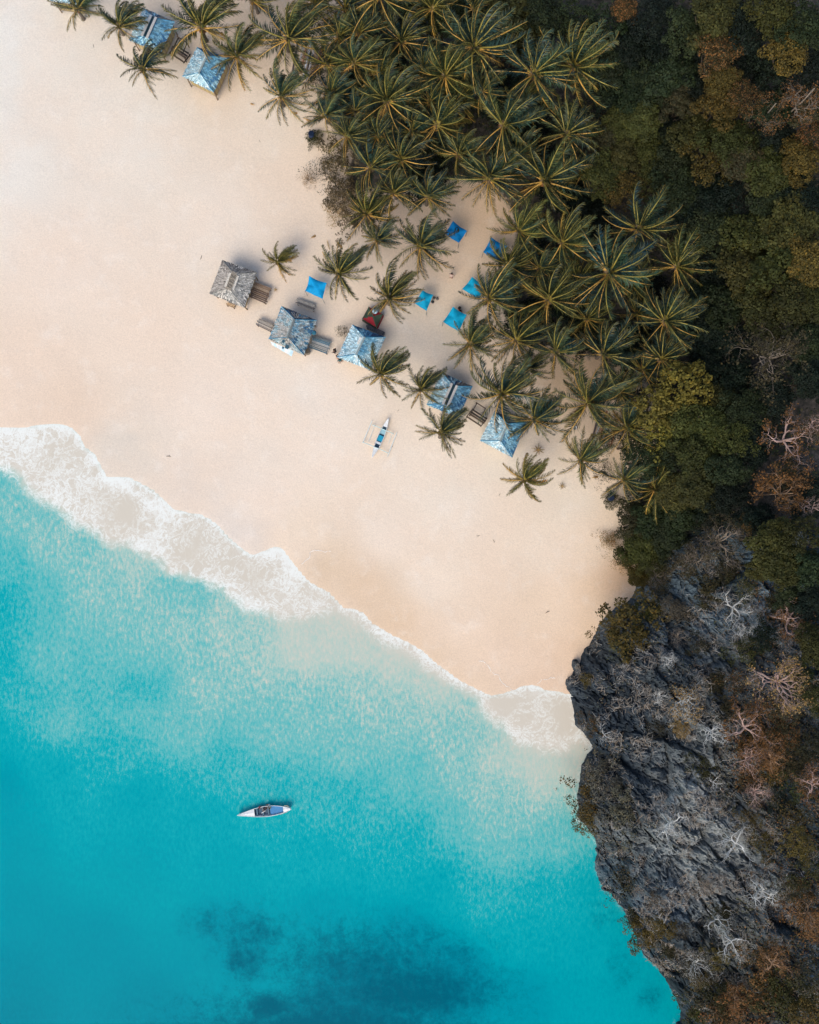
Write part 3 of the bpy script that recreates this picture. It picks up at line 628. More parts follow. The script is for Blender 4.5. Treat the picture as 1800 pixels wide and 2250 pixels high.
# shrubs on the rock and at the sand's edge
B_ = [(1400, 1386, 62, 'go', 2.6), (1350, 1385, 34, 'go', 1.8), (1425, 1350, 34, 'ol', 2.0), (1370, 1420, 30, 'ol', 1.8), (1300, 1765, 46, 'go', 1.6), (1290, 1810, 28, 'go', 1.4), (1340, 1740, 52, 'gry', 1.5), (1320, 1700, 36, 'gry', 1.2), (1390, 1790, 45, 'gry', 1.3), (1304, 1592, 24, 'org', 1.2), (1292, 1495, 14, 'go', .6),
      (1385, 1945, 42, 'br', 1.3), (1420, 2060, 36, 'go', 1.4), (1460, 2040, 30, 'go', 1.4), (1400, 2020, 25, 'br', 1.), (1550, 1690, 34, 'ol', 1.5), (1650, 1800, 26, 'go', 1.8), (1680, 1855, 30, 'go', 1.8), (1752, 1810, 40, 'go', 4), (1760, 1860, 36, 'go', 4), (1790, 1910, 40, 'ol', 4),
      (1780, 1970, 38, 'org', 3.5), (1790, 2040, 40, 'org', 4), (1740, 1960, 28, 'br', 3), (1580, 2110, 24, 'go', 1.4), (1680, 2170, 48, 'org', 3), (1740, 2200, 52, 'ol', 4), (1640, 2220, 48, 'org', 3), (1780, 2150, 40, 'br', 4), (1790, 2240, 45, 'go', 5), (1560, 2210, 40, 'br', 2),
      (1530, 2235, 34, 'ol', 1.6), (1600, 2250, 40, 'org', 2.5), (1700, 2110, 30, 'org', 2.5), (1590, 2190, 28, 'ol', 2), (1520, 2140, 24, 'br', 1.2), (1480, 2090, 28, 'br', 1.2), (1600, 1260, 26, 'br', 1.6), (1560, 1300, 34, 'br', 1.6), (1540, 1420, 24, 'br', 1.2), (1640, 1290, 30, 'ol', 2),
      (1680, 1400, 34, 'dk', 2.5), (1640, 1430, 34, 'ol', 2.2), (1620, 1500, 30, 'org', 2), (1600, 1560, 26, 'br', 1.6), (1580, 1500, 26, 'br', 1.4), (1660, 1560, 36, 'org', 2.2), (1700, 1560, 36, 'org', 2.4), (1740, 1560, 36, 'br', 2.6), (1690, 1630, 36, 'org', 2.4), (1640, 1640, 28, 'org', 2), (1730, 1620, 34, 'org', 2.4),
      (1700, 1700, 34, 'go', 2.4), (1650, 1720, 24, 'org', 2), (1750, 1680, 34, 'br', 2.4), (1790, 1640, 34, 'br', 2.6), (1720, 1770, 30, 'dk', 2.5), (1790, 1740, 30, 'org', 3), (1455, 1600, 22, 'br', 1), (1500, 1600, 22, 'tan', 1), (1460, 1300, 26, 'br', 1.2), (1430, 1330, 24, 'dk', 1.2), (1480, 1340, 26, 'gry', 1.2),
      (1520, 1350, 26, 'gry', 1.2), (1790, 1380, 36, 'br', 3), (1760, 1730, 30, 'ol', 3), (1540, 2160, 20, 'go', 1.2), (1500, 2050, 24, 'gry', 1), (1440, 1980, 24, 'gry', 1), (1590, 2010, 22, 'br', 1.2), (1720, 1330, 30, 'br', 2)]
for px, py, Rp, ck, h in B_:
    tree(px, py, Rp * 1.28, ck, h, SHRUB if rng.random() < .7 else SPARSE, 'shrub', 'shrubs growing on the rock cliff', 'shrub', .7, 'shrub')
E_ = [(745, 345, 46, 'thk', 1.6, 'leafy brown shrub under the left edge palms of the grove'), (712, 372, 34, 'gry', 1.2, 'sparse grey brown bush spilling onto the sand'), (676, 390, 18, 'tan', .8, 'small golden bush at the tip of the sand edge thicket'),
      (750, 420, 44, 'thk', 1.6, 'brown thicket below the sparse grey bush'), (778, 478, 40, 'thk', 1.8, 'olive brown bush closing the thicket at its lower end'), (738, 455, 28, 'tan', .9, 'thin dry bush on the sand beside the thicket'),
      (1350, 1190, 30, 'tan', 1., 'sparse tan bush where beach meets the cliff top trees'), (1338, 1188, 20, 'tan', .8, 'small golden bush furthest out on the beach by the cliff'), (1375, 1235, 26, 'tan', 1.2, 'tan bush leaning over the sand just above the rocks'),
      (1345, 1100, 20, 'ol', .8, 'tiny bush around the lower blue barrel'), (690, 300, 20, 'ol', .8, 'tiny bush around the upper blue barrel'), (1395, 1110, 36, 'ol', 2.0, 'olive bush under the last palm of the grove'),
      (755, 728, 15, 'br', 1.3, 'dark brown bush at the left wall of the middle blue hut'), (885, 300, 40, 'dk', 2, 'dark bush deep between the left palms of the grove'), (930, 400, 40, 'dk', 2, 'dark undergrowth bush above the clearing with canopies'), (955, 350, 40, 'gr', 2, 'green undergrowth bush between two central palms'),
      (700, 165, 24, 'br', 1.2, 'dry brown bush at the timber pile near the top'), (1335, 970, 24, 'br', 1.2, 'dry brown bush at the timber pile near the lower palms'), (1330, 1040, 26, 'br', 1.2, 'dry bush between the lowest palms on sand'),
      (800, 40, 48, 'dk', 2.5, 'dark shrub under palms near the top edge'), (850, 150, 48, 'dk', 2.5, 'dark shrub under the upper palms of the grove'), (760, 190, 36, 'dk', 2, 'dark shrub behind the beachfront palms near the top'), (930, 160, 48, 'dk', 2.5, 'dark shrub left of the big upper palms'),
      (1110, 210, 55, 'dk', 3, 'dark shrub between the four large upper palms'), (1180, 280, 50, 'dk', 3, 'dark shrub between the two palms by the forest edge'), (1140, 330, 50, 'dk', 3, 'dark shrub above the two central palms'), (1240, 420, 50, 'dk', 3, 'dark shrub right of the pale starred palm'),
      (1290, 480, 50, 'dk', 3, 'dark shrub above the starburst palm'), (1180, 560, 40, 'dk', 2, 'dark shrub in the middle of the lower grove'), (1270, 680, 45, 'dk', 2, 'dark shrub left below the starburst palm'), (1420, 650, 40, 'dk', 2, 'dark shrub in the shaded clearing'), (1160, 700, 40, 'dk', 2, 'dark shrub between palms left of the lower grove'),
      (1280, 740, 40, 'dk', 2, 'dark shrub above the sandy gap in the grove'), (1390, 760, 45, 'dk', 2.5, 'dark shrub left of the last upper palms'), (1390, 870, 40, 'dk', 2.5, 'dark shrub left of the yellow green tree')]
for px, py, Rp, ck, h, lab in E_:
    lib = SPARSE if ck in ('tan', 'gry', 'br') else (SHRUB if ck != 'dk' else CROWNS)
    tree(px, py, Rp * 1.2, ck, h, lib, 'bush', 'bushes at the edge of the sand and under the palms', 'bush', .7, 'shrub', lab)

# bare trees
WH = (.50, .50, .47); PK = (.44, .30, .25); GB = (.22, .18, .14); OB = (.36, .22, .13)
BT = [(1478, 1815, 62, WH, 3, 0, 'white leafless tree with crooked limbs on grey rock', None), (1621, 1858, 56, WH, 3, 1, 'pale leafless tree on bluish rock slabs', None), (1680, 1965, 58, WH, 3, 3, 'white leafless tree above the big dark rock slab', None),
      (1576, 2026, 52, WH, 3, 0, 'pale leafless tree left of the big dark rock slab', None), (1612, 2075, 48, WH, 2.5, 1, 'whitish leafless tree just below another pale one', None), (1530, 2120, 46, WH, 2.2, 2, 'grey twiggy leafless tree low on the cliff', 'br'),
      (1551, 1950, 34, GB, 2, 3, 'small thin leafless tree in a dark cleft', None), (1617, 1335, 58, WH, 3, 1, 'white leafless tree on the upper cliff', None), (1640, 1385, 42, WH, 2.4, 3, 'slender white leafless tree under another on the upper cliff', None),
      (1736, 1365, 62, PK, 4, 0, 'pinkish brown leafless tree at the right of the upper cliff', 'org'), (1506, 1545, 54, WH, 2.6, 3, 'pale bare tree with a few brown leaves in mid cliff', 'tan'), (1715, 1500, 74, PK, 4.5, 2, 'large pinkish twiggy tree above the orange scrub', 'tan'),
      (1642, 1600, 66, PK, 3.5, 1, 'pinkish crooked tree over orange leaves', 'org'), (1652, 1670, 56, PK, 3.2, 3, 'pale pink bare tree in the middle of orange scrub', 'org'), (1700, 1655, 60, OB, 3.5, 0, 'orange brown bare tree right of the orange scrub', 'org'),
      (1662, 1742, 38, PK, 2.5, 2, 'small pinkish bare tree under the orange scrub', None), (1788, 1725, 48, PK, 4, 1, 'pink bare tree cut by the right edge of the photo', 'org'), (1569, 1613, 50, WH, 2.2, 3, 'grey bare tree left of the orange scrub', None),
      (1583, 1190, 66, GB, 4, 2, 'twiggy grey brown tree on blue rock below the forest', 'br'), (1530, 1225, 50, GB, 3, 3, 'low twiggy brown tree at the start of the cliff', 'br'), (1443, 1270, 34, GB, 2, 2, 'small grey twiggy tree at the top of the cliff', 'br'),
      (1697, 783, 78, GB, 8, 4, 'grey twiggy tree alone in the green forest', 'br'), (1729, 965, 70, PK, 7, 1, 'pinkish bare tree with orange tips in the lower forest', 'org'), (1792, 936, 46, PK, 7, 3, 'pale bare tree at the right edge of the lower forest', 'br'),
      (1722, 1085, 64, OB, 7, 5, 'orange brown half bare tree above the cliff forest', 'org'), (1791, 1115, 44, PK, 7, 0, 'thick limbed pale bare tree at the right edge', None), (1760, 225, 66, GB, 8, 3, 'brown bare branches among dark trees near the top right', 'org'), (1680, 255, 52, GB, 7, 2, 'thin bare tree with rusty leaves in the upper forest', 'org'),
      (1620, 2190, 48, OB, 3, 0, 'orange brown bare tree at the bottom of the cliff', 'org'), (1700, 2120, 44, OB, 3.5, 1, 'bare tree with orange leaves right of the slab', 'org'), (1780, 2010, 50, OB, 5, 4, 'dense orange twiggy tree at the right of the slab', 'org'), (1590, 2240, 40, GB, 2.5, 3, 'brown bare tree at the bottom edge of the photo', 'org'),
      (1470, 1450, 30, WH, 1.4, 3, 'small pale dead tree beside the round rock shrub', None), (1450, 1530, 26, WH, 1.2, 2, 'small pale dead bush on the pale rock face', None), (1330, 1615, 24, WH, 1.2, 1, 'tiny pale dead tree at the beach end of the cliff', None), (1400, 1960, 24, GB, 1.2, 3, 'tiny bare tree on the low sea cliff', None),
      (1500, 1250, 36, GB, 2, 5, 'brown twiggy tree beside pale blue rock', 'br'), (1570, 1720, 26, WH, 1.4, 1, 'small pale bare tree by the dark crevices', None), (1490, 1400, 30, GB, 1.5, 2, 'small thin leafless tree right of the round rock shrub', None)]
for px, py, Rp, c, h, li, lab, lc in BT:
    br, tk, lv = (BARE + TWIG)[li]; x, y, z = at(px, py, h); R = Rp * S * (CAMH - z - h) / CAMH * 1.45
    t = thing('bare_tree', lab, 'bare tree', (x, y, z), 0, 'leafless trees on cliff and in forest')
    rz = rng.uniform(0, 6.28); zz = max(h - R * .45, R * .3)
    link('trunk', tk, t, (0, 0, zz), (0, 0, rz), (R * .45, R * .45, max(zz, .5) * 2.3 if zz > R * .3 else R), c)
    link('branches', br, t, (0, 0, zz), (0, 0, rz), (R, R, R), c)
    if lc: link('leaves', lv, t, (0, 0, zz), (0, 0, rz), (R, R, R), CC[lc])

# dry scrub and leaf litter on the rock: nobody could count it
R_ = np.random.default_rng(5); n = 150000
sx = R_.uniform(17, 52, n); sy = R_.uniform(-62, -2, n)
rz_, dr_ = rock_h(sx, sy); den = fbm(sx / 2.2, sy / 2.2, 4, 201) + .30 * sstep(26, 36, sx) - .02
k = (dr_ > .5) & (den > .07 + .22 * R_.random(n)); sx, sy, rz_ = sx[k], sy[k], rz_[k]; n = len(sx)
V, F, c = leafcloud(np.stack([sx, sy, rz_ + R_.uniform(.02, .45, n)], 1), np.tile([0., 0, .6], (n, 1)), .085, R_, .45)
pal = np.array([(.20, .18, .14), (.10, .09, .05), (.26, .13, .05), (.07, .08, .035), (.30, .28, .24)])
ci = np.where(sx + 3 * fbm(sx / 4, sy / 4, 3, 7) > 33, R_.choice(5, n, p=[.1, .25, .35, .25, .05]), R_.choice(5, n, p=[.3, .3, .08, .22, .10]))
o = link('dry_scrub', mk('dry_scrub', V, F, [colmat('dry_scrub', .8, .1, .3, 4)], col=np.repeat(pal[ci] * R_.uniform(.5, 1.2, n)[:, None], 4, 0)))
o['kind'] = 'stuff'; o['label'] = 'dry grass, twigs and small leaves scattered over the rock'
n = 90000; sx = R_.uniform(17, 52, n); sy = R_.uniform(-62, -2, n)
rz_, dr_ = rock_h(sx, sy); k = (dr_ > .4) & (fbm(sx / 1.8, sy / 1.8, 4, 411) > .02 + .14 * R_.random(n)); sx, sy, rz_ = sx[k], sy[k], rz_[k]; n = len(sx)
an = fbm(sx / 1.0, sy / 1.0, 2, 88) * 14 + R_.normal(0, .7, n); L_ = R_.uniform(.12, .42, n); w_ = R_.uniform(.010, .024, n); z0 = rz_ + R_.uniform(.05, .5, n)
dx, dy = np.cos(an) * L_, np.sin(an) * L_; ox_, oy_ = -np.sin(an) * w_, np.cos(an) * w_; dz = R_.uniform(-.12, .2, n)
V = np.stack([np.stack([sx - dx + ox_, sy - dy + oy_, z0], 1), np.stack([sx - dx - ox_, sy - dy - oy_, z0 + .01], 1), np.stack([sx + dx - ox_ * .4, sy + dy - oy_ * .4, z0 + dz], 1), np.stack([sx + dx + ox_ * .4, sy + dy + oy_ * .4, z0 + dz], 1)], 1).reshape(-1, 3)
tc = np.array([(.42, .41, .38), (.26, .23, .19), (.34, .27, .20)])[R_.integers(0, 3, n)] * R_.uniform(.5, 1.1, n)[:, None]
o = link('dead_twigs', mk('dead_twigs', V, np.arange(4 * n).reshape(n, 4), [colmat('dead_twigs', .85, .1, .2, 4)], col=np.repeat(tc, 4, 0)))
o['kind'] = 'stuff'; o['label'] = 'haze of fine dead grey brown twigs over the rock'
# forest undergrowth below the canopy
n = 90000; sx = R_.uniform(-8, 52, n); sy = R_.uniform(-8, 60, n)
fl_ = sdist(sx, sy, SHADED_FLOOR); k = (fl_ > .8) & (fbm(sx / 2.5, sy / 2.5, 3, 301) > -.05 + .1 * R_.random(n)) & (sdist(sx, sy, ROCK) < 0); sx, sy = sx[k], sy[k]; n = len(sx)
V, F, c = leafcloud(np.stack([sx, sy, base_h(sx, sy) + R_.uniform(.05, .9, n)], 1), np.tile([0., 0, 1.], (n, 1)), .16, R_, .5)
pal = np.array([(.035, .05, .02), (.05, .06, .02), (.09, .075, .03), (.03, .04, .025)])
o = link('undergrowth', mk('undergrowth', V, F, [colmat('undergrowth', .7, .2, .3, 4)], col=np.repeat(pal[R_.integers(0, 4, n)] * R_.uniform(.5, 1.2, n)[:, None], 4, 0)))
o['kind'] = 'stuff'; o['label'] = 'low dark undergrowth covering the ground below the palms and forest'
# ------------------------------------------------------------------ coconut palms
WIND = math.radians(42)
def make_frond(e0, bend, L, wind, seed, mats, N=64, droop=.35, wid=.052, ll=.80):
    R = np.random.default_rng(seed); n = 14; pts = [np.array([.0, 0, 0])]; dirs = []
    yaw = R.normal(0, .08)
    for i in range(n):
        s = (i + .5) / n; th = e0 - bend * s ** 1.25; ya = yaw * s + wind * .75 * s * s
        d = np.array([math.cos(th) * math.cos(ya), math.cos(th) * math.sin(ya), math.sin(th)]); dirs.append(d); pts.append(pts[-1] + d * L / n)
    pts = np.array(pts); dirs.append(dirs[-1]); mb = MB()
    mb.tube(pts, [.068 - .055 * (i / n) ** .8 for i in range(n + 1)], 4, 1, (.5, .3, .5), cap=False)
    twist = R.uniform(-.25, .25)
    for i in range(N):
        s = .13 + .87 * (i + .3) / N; k = s * n; j = min(int(k), n - 1); f = k - j; p = pts[j] * (1 - f) + pts[j + 1] * f; d = dirs[j]
        side0 = np.cross(d, (0, 0, 1)); side0 /= np.linalg.norm(side0) + 1e-9; up0 = np.cross(side0, d)
        for sg in (-1, 1):
            ln = ll * (math.sin(math.pi * (.10 + .86 * s)) ** .55) * R.uniform(.62, 1.15) * L / 3.6
            a = 1.05 - .62 * s + R.normal(0, .15)
            if R.random() < .05 + .10 * s: continue
            sd = side0 * sg
            dd = d * math.cos(a) + sd * math.sin(a) + up0 * (.12 - .15 + R.normal(0, .20) + sg * twist)
            dd = dd + np.array([0, wind * .55, 0]) * R.uniform(.6, 1.2); dd /= np.linalg.norm(dd)
            w = wid * R.uniform(.8, 1.2) * (1 - .35 * s)
            m1 = p + dd * ln * .5 - np.array([0, 0, ln * droop * .12]); d2 = dd - np.array([0, 0, droop * R.uniform(.7, 1.3) * 1.5]); d2 /= np.linalg.norm(d2); t = m1 + d2 * ln * .5
            ax = d * w * .5 + up0 * w * .25
            v = R.random(); c = (v, .15 + .25 * R.random(), .5); ct = (v, .45 + .55 * R.random() * (s > .55), .5)
            o = len(mb.V); mb.V += [tuple(p - ax), tuple(p + ax), tuple(m1 + ax * 1.1), tuple(m1 - ax * 1.1), tuple(t)]; mb.C += [c, c, ct, ct, ct]
            mb.F += [(o, o + 1, o + 2, o + 3), (o + 3, o + 2, o + 4)]; mb.M += [0, 0]
    return mb.mesh('frond', mats)
KINDS = {'up': (1.25, 1.15, 2.7, .25), 'mid': (.75, 1.25, 3.5, .4), 'flat': (.36, 1.0, 3.7, .55), 'low': (-.05, .85, 3.4, .8), 'dead': (-.55, .7, 2.9, 1.0)}
FL = {}
for kn, (e0, bd, L, dr_) in KINDS.items():
    mt = {'dead': [M['pl_dead'], M['rach']], 'low': [M['pl_old'], M['rach']], 'flat': [M['pl_green'], M['rach']], 'mid': [M['pl_green'], M['rachd']], 'up': [M['pl_green'], M['rachd']]}[kn]
    for wd in (-1, 0, 1):
        for v in range(2):
            FL[(kn, wd, v)] = make_frond(e0, bd, L, wd, hash((len(kn), wd, v)) % 1000 + 77, mt, droop=dr_)
def palm_trunk(hz, lean, seed):
    R = np.random.default_rng(seed); mb = MB(); n = 12; pts = []; rs = []
    for i in range(n + 1):
        s = i / n; pts.append((lean[0] * (s ** 1.6 - 1), lean[1] * (s ** 1.6 - 1), hz * s)); rs.append((.20 - .08 * s) * (1.25 if i == 0 else 1) * R.uniform(.95, 1.05))
    mb.tube(pts, rs, 8); return mb.mesh('trunk', [M['palmbark']], True)
cn = MB()
for i in range(9):
    a = i * 2.4; cn.ball((.26 * math.cos(a), .26 * math.sin(a), -.05 - .05 * (i % 3)), .13, 0, (.16, .07, .02) if i % 3 else (.09, .09, .03), 8, 1.15)
COCO = cn.mesh('coconuts', [colmat('coconut_husk', .6, .3, .2)], True)
sh = MB()
for i in range(26):
    a = i * 2.4; e = .25 + .9 * ((i * 7) % 10) / 10; q = Vector((math.cos(a) * math.cos(e), math.sin(a) * math.cos(e), math.sin(e)))
    sh.tube([q * .05, q * .28, q * .5], [.07, .05, .02], 4, 0, (.30, .22, .13) if i % 2 else (.20, .15, .09))
HEART = sh.mesh('crown_heart', [colmat('palm_fibre', .8, .1, .2)])
def palm(px, py, Rp, lab, h=None, wind=.4, tint=None, nf=None, coco=None, old=None, grp='coconut palms on the beach and in the grove'):
    R = np.random.default_rng(int(px * 7 + py * 13) % 99991)
    wind = min(wind + .22, .9); yv = R.uniform(-1, 1); br_ = R.uniform(.75, 1.35); tn = (br_ * (.88 + .28 * yv), br_ * (1 + .06 * yv), br_ * (1.08 - .34 * yv))
    h = h or float(np.clip(3.4 + Rp * .05, 3.2, 8.0)) + R.uniform(-.6, .9)
    x, y, z = at(px, py, h)
    sc = Rp * S * (CAMH - z - h) / CAMH / 2.95
    lean = (-x * h / CAMH * .85 + R.uniform(-.25, .35), -y * h / CAMH * .85 + R.uniform(-.25, .35))
    zc = z + h; x -= lean[0]; y -= lean[1]; z = min(GH(x, y), zc - 1.5); h = zc - z
    t = thing('coconut_palm', lab, 'palm tree', (x, y, z), 0, grp)
    trunk = link('trunk', palm_trunk(h + .25, lean, int(px)), t, (lean[0], lean[1], -.25))
    tight = nf is not None; nf = nf or int(R.integers(34, 44)); a0 = R.uniform(0, 6.28)
    old = R.uniform(.1, .4) if old is None else old
    tl = Matrix.Rotation(R.normal(0, .11), 3, 'X') @ Matrix.Rotation(R.normal(0, .11), 3, 'Y')
    for i in range(nf):
        q = i / (nf - 1); kn = 'up' if q < .20 else 'mid' if q < (.72 if tight else .50) else 'flat' if q < (.90 - .3 * old) else 'low'
        if kn == 'low' and R.random() < .10 + .3 * old: kn = 'dead'
        az = a0 + i * 2.39996 + R.normal(0, .28)
        az += wind * math.sin(WIND - az) * (1.2 if kn in ('up', 'mid') else .75)
        w = math.sin(WIND - az); wd = 0 if abs(w) < .35 * (1 if wind > .3 else 2) else (1 if w > 0 else -1)
        along = math.cos(az - WIND)
        s_ = sc * R.uniform(.74, 1.14) * (1 + .14 * wind * along)
        pit = -(R.normal(0, .12)) + (.28 * wind * (-along) * -1 if kn == 'up' else 0) + (.22 * wind * max(-along, 0) * -1)
        o = link('frond', FL[(kn, wd, int(R.integers(2)))], t, (lean[0] + .06 * math.cos(az), lean[1] + .06 * math.sin(az), h), (tl @ (Matrix.Rotation(az, 3, 'Z') @ Matrix.Rotation(pit, 3, 'Y') @ Matrix.Rotation(R.normal(0, .22), 3, 'X'))).to_euler(), (s_, s_, s_))
        tc = tint or tn; fv = R.uniform(.7, 1.3); o.color = (tc[0] * fv, tc[1] * fv, tc[2] * fv, 1)
        if kn == 'dead': o['label'] = 'dry brown frond'
    link('crown_heart', HEART, t, (lean[0], lean[1], h - .05), (0, 0, a0), (sc, sc, sc))
    if coco if coco is not None else R.random() < .55: link('coconuts', COCO, t, (lean[0], lean[1], h), (0, 0, a0), (sc, sc, sc))
    return t
P_ = [(171, 20, 55, 'palm beside the cut off blue roof at the top left corner', .75), (263, 59, 52, 'palm leaning over the left edge of the topmost whole blue hut', .75), (314, 153, 54, 'palm on open sand just below the topmost whole blue hut', .75),
      (444, 62, 78, 'large palm standing between the two blue huts at the top left', .5), (521, 125, 64, 'palm touching the right edge of the blue roof near the top', .55), (556, 2, 55, 'palm cut by the top edge above the sandy gap', .4), (635, 87, 80, 'large palm with long fronds on sand near the top edge', .45),
      (618, 212, 58, 'palm furthest down the beach below the timber pile near the top', .45), (715, 257, 50, 'bushy palm right above the upper blue barrel', .4), (727, 209, 55, 'palm behind the bushy one near the upper blue barrel', .4), (717, 141, 62, 'palm beside the timber pile near the top', .35),
      (690, 8, 60, 'palm cut by the top edge, second from the sandy gap', .35), (758, 20, 55, 'palm cut by the top edge, third from the sandy gap', .35), (836, -5, 78, 'palm hanging down from the top edge in the grove', .25), (789, 72, 60, 'palm one row below the top edge with upright centre', .3), (780, 139, 60, 'palm at the left of the grove, third row from the top', .3),
      (882, 93, 66, 'palm with one pale upright frond in the upper grove', .25), (852, 223, 80, 'big star shaped palm in the left half of the upper grove', .25), (979, 167, 72, 'palm with white hanging fronds below the tallest upper palm', .25), (1041, 105, 88, 'tall palm with many long orange ribs in the upper grove', .25),
      (1172, 164, 84, 'palm between the tallest upper palm and the rightmost one', .3), (1260, 146, 90, 'rightmost palm of the top rows against the forest', .3), (1106, 276, 80, 'palm in the second row with long ribs to the lower left', .3), (1242, 297, 72, 'dark palm with a pinkish dry frond touching the forest', .3),
      (1075, 394, 80, 'palm above the clearing, its fronds hanging over bare sand', .3), (1196, 398, 84, 'bright palm with pale centre beside the forest, above the lower grove', .3), (1008, 340, 55, 'palm squeezed left of the one above the clearing', .3), (960, 275, 68, 'palm under the white hanging fronds', .3),
      (905, 290, 58, 'palm in the middle of the left half of the grove', .3), (882, 350, 58, 'palm right of the one with a pale centre at the left edge', .3), (814, 370, 66, 'palm with a pale starry centre above the thicket', .3), (806, 471, 60, 'palm at the lower left corner of the dense grove', .45),
      (828, 528, 48, 'palm just under the lower left corner of the dense grove', .4), (924, 543, 66, 'dark centred palm left of the blue canopies', .35), (940, 433, 54, 'palm just above and left of the topmost blue canopy', .3), (762, 300, 52, 'palm at the left margin of the grove above the thicket', .4), (865, 425, 52, 'palm filling the grove above the clearing, left side', .3),
      (745, 82, 50, 'palm partly hidden behind two others near the top edge', .3), (945, 225, 50, 'palm half hidden below the tall upper ones', .3), (1010, 215, 50, 'palm mostly hidden between the two tall upper palms', .3),
      (744, 601, 60, 'windswept palm right of the bright blue square canopy', .7), (856, 656, 64, 'palm between the red and green tent and a blue canopy', .5), (610, 577, 40, 'small yellowish palm alone by the grey hut', .8), (837, 823, 58, 'palm over the lower corner of the middle blue hut', .75), (924, 857, 52, 'palm leaning over the left edge of the lower blue hut', .75),
      (969, 951, 56, 'palm on sand just below the lower blue hut', .75), (1104, 865, 78, 'large palm between the two lowest blue huts', .5), (1174, 923, 62, 'palm touching the right edge of the lowest blue roof', .55), (1152, 1055, 52, 'lowest free standing palm on the beach', .75), (1275, 1011, 56, 'palm left of the lower timber pile by the beach', .45),
      (1291, 886, 78, 'large palm on sand by the lower timber pile', .4), (1377, 940, 66, 'palm beside the lower timber pile, under the knobbly trees', .3), (1372, 1055, 50, 'bushy palm right above the lower blue barrel', .4), (1440, 1075, 62, 'last palm of the grove, lowest of all', .3), (1220, 776, 64, 'palm above the small sandy gap in the lower grove', .3),
      (1325, 780, 74, 'palm with pale heart left of the yellow green trees', .3), (1411, 812, 56, 'palm half covered by the brightest yellow green tree', .3), (1452, 790, 66, 'palm rising directly above the yellow green tree', .4), (1460, 706, 74, 'palm at the right of the shaded clearing below', .4), (1485, 586, 70, 'round headed palm furthest right against the dark forest', .3),
      (1402, 504, 78, 'palm with upright tip fronds against the forest above the starburst', .3), (1337, 602, 90, 'starburst palm with pale centre and long white fronds', .15), (1235, 533, 70, 'palm left of and above the starburst palm with thin radiating ribs', .2), (1140, 508, 62, 'palm at the upper right of the clearing reaching over a canopy', .35),
      (1117, 583, 60, 'palm at the right rim of the clearing between two hidden canopies', .35), (1205, 659, 76, 'star shaped palm in the centre of the lower grove', .25), (1075, 656, 66, 'palm covering part of a blue canopy at the clearing', .4), (1033, 756, 58, 'palm at the lower rim of the clearing with brown hanging fronds', .45),
      (1135, 748, 66, 'palm just right of the lower rim of the clearing', .35), (1290, 700, 50, 'half hidden palm left below the starburst palm', .3), (1360, 860, 48, 'small palm in front of the yellow green trees', .3), (1400, 690, 45, 'small palm in the shaded clearing right of centre', .3), (1040, 20, 50, 'palm cut by the top edge left of the forest trees', .3), (1100, 640, 50, 'half hidden palm behind the one covering a blue canopy', .3), (950, 20, 52, 'palm at the top edge between grove and forest', .3),
      (835, 165, 48, 'small palm squeezed above the big star shaped one', .3), (930, 150, 46, 'small palm between the pale frond one and white fronds', .3), (905, 215, 48, 'small palm right of the big star shaped one', .3), (780, 245, 50, 'half hidden palm left below the big star shaped one', .3),
      (830, 300, 50, 'half hidden palm above the pale starry centre', .3), (1150, 230, 46, 'dark small palm between four large upper crowns', .3), (1060, 200, 50, 'half hidden palm below the tallest upper crown', .3), (1135, 340, 50, 'half hidden palm above the pair over the clearing', .3),
      (1280, 380, 40, 'small palm at the forest edge by the bright one', .3), (1185, 590, 46, 'small palm above the star shaped one in the lower grove', .3), (1270, 620, 50, 'half hidden palm just left of the starburst', .3), (1160, 810, 44, 'small palm at the sandy gap of the lower grove', .4), (1385, 620, 46, 'small palm just right of the starburst', .3)]
for px, py, Rp, lab, w in P_:
    iso = w >= .7
    palm(px, py, Rp * (1.02 if iso else 1.03), 'coconut ' + lab, h=(Rp * .10 if Rp > 45 else 2.2) if iso else None, wind=w, nf=36 if iso else None, old=.35 if iso else None, tint=(2.1, 1.5, .8) if px in (610, 1152) else None)
# seedlings and fallen fronds
for px, py, Rp, lab in [(1183, 988, 14, 'small orange palm seedling above the lowest beach palm'), (1236, 1068, 9, 'tiny brown palm seedling right of the lowest beach palm'), (605, 636, 6, 'tiny golden palm seedling by the grey hut deck')]:
    x, y, z = at(px, py, .4); t = thing('palm_seedling', lab, 'seedling', (x, y, z)); s_ = Rp * S / 3.2
    link('stem', HEART, t, (0, 0, .05), (0, 0, 0), (s_, s_, s_))
    for i in range(9): link('frond', FL[('dead' if i % 2 else 'low', 0, i % 2)], t, (0, 0, .35), (0, -.3, i * .72), (s_, s_, s_))
for px, py, a, L, k, lab in [(683, 525, 40, 1.4, 'dead', 'fallen golden frond tip furthest left above the windswept palm'), (719, 528, -75, 1.1, 'low', 'short fallen olive frond above the windswept palm'), (741, 532, -50, 1.6, 'dead', 'fallen brown frond nearest the grove above the windswept palm'),
                             (709, 555, -60, 2.0, 'low', 'long fallen green frond left of the windswept palm'), (640, 250, 10, 1.5, 'dead', 'fallen dry frond below the furthest down upper palm'), (668, 262, -15, 1.7, 'dead', 'fallen dry frond just left of the upper blue barrel'),
                             (1300, 1050, 10, 1.6, 'dead', 'fallen dry frond below the lower timber pile'), (560, 232, 150, 1.1, 'dead', 'curled brown frond tip on sand left of the upper palms')]:
    x, y, z = at(px, py, .1); o = link('fallen_frond', FL[(k, 0, 0)], None, (x, y, z + .42 * L / 3.4 + .1), (0, -.35, math.radians(a)), (L / 3.4, L / 3.4, L / 3.4)); tag(o, lab, 'palm frond', 'fallen fronds on the sand')

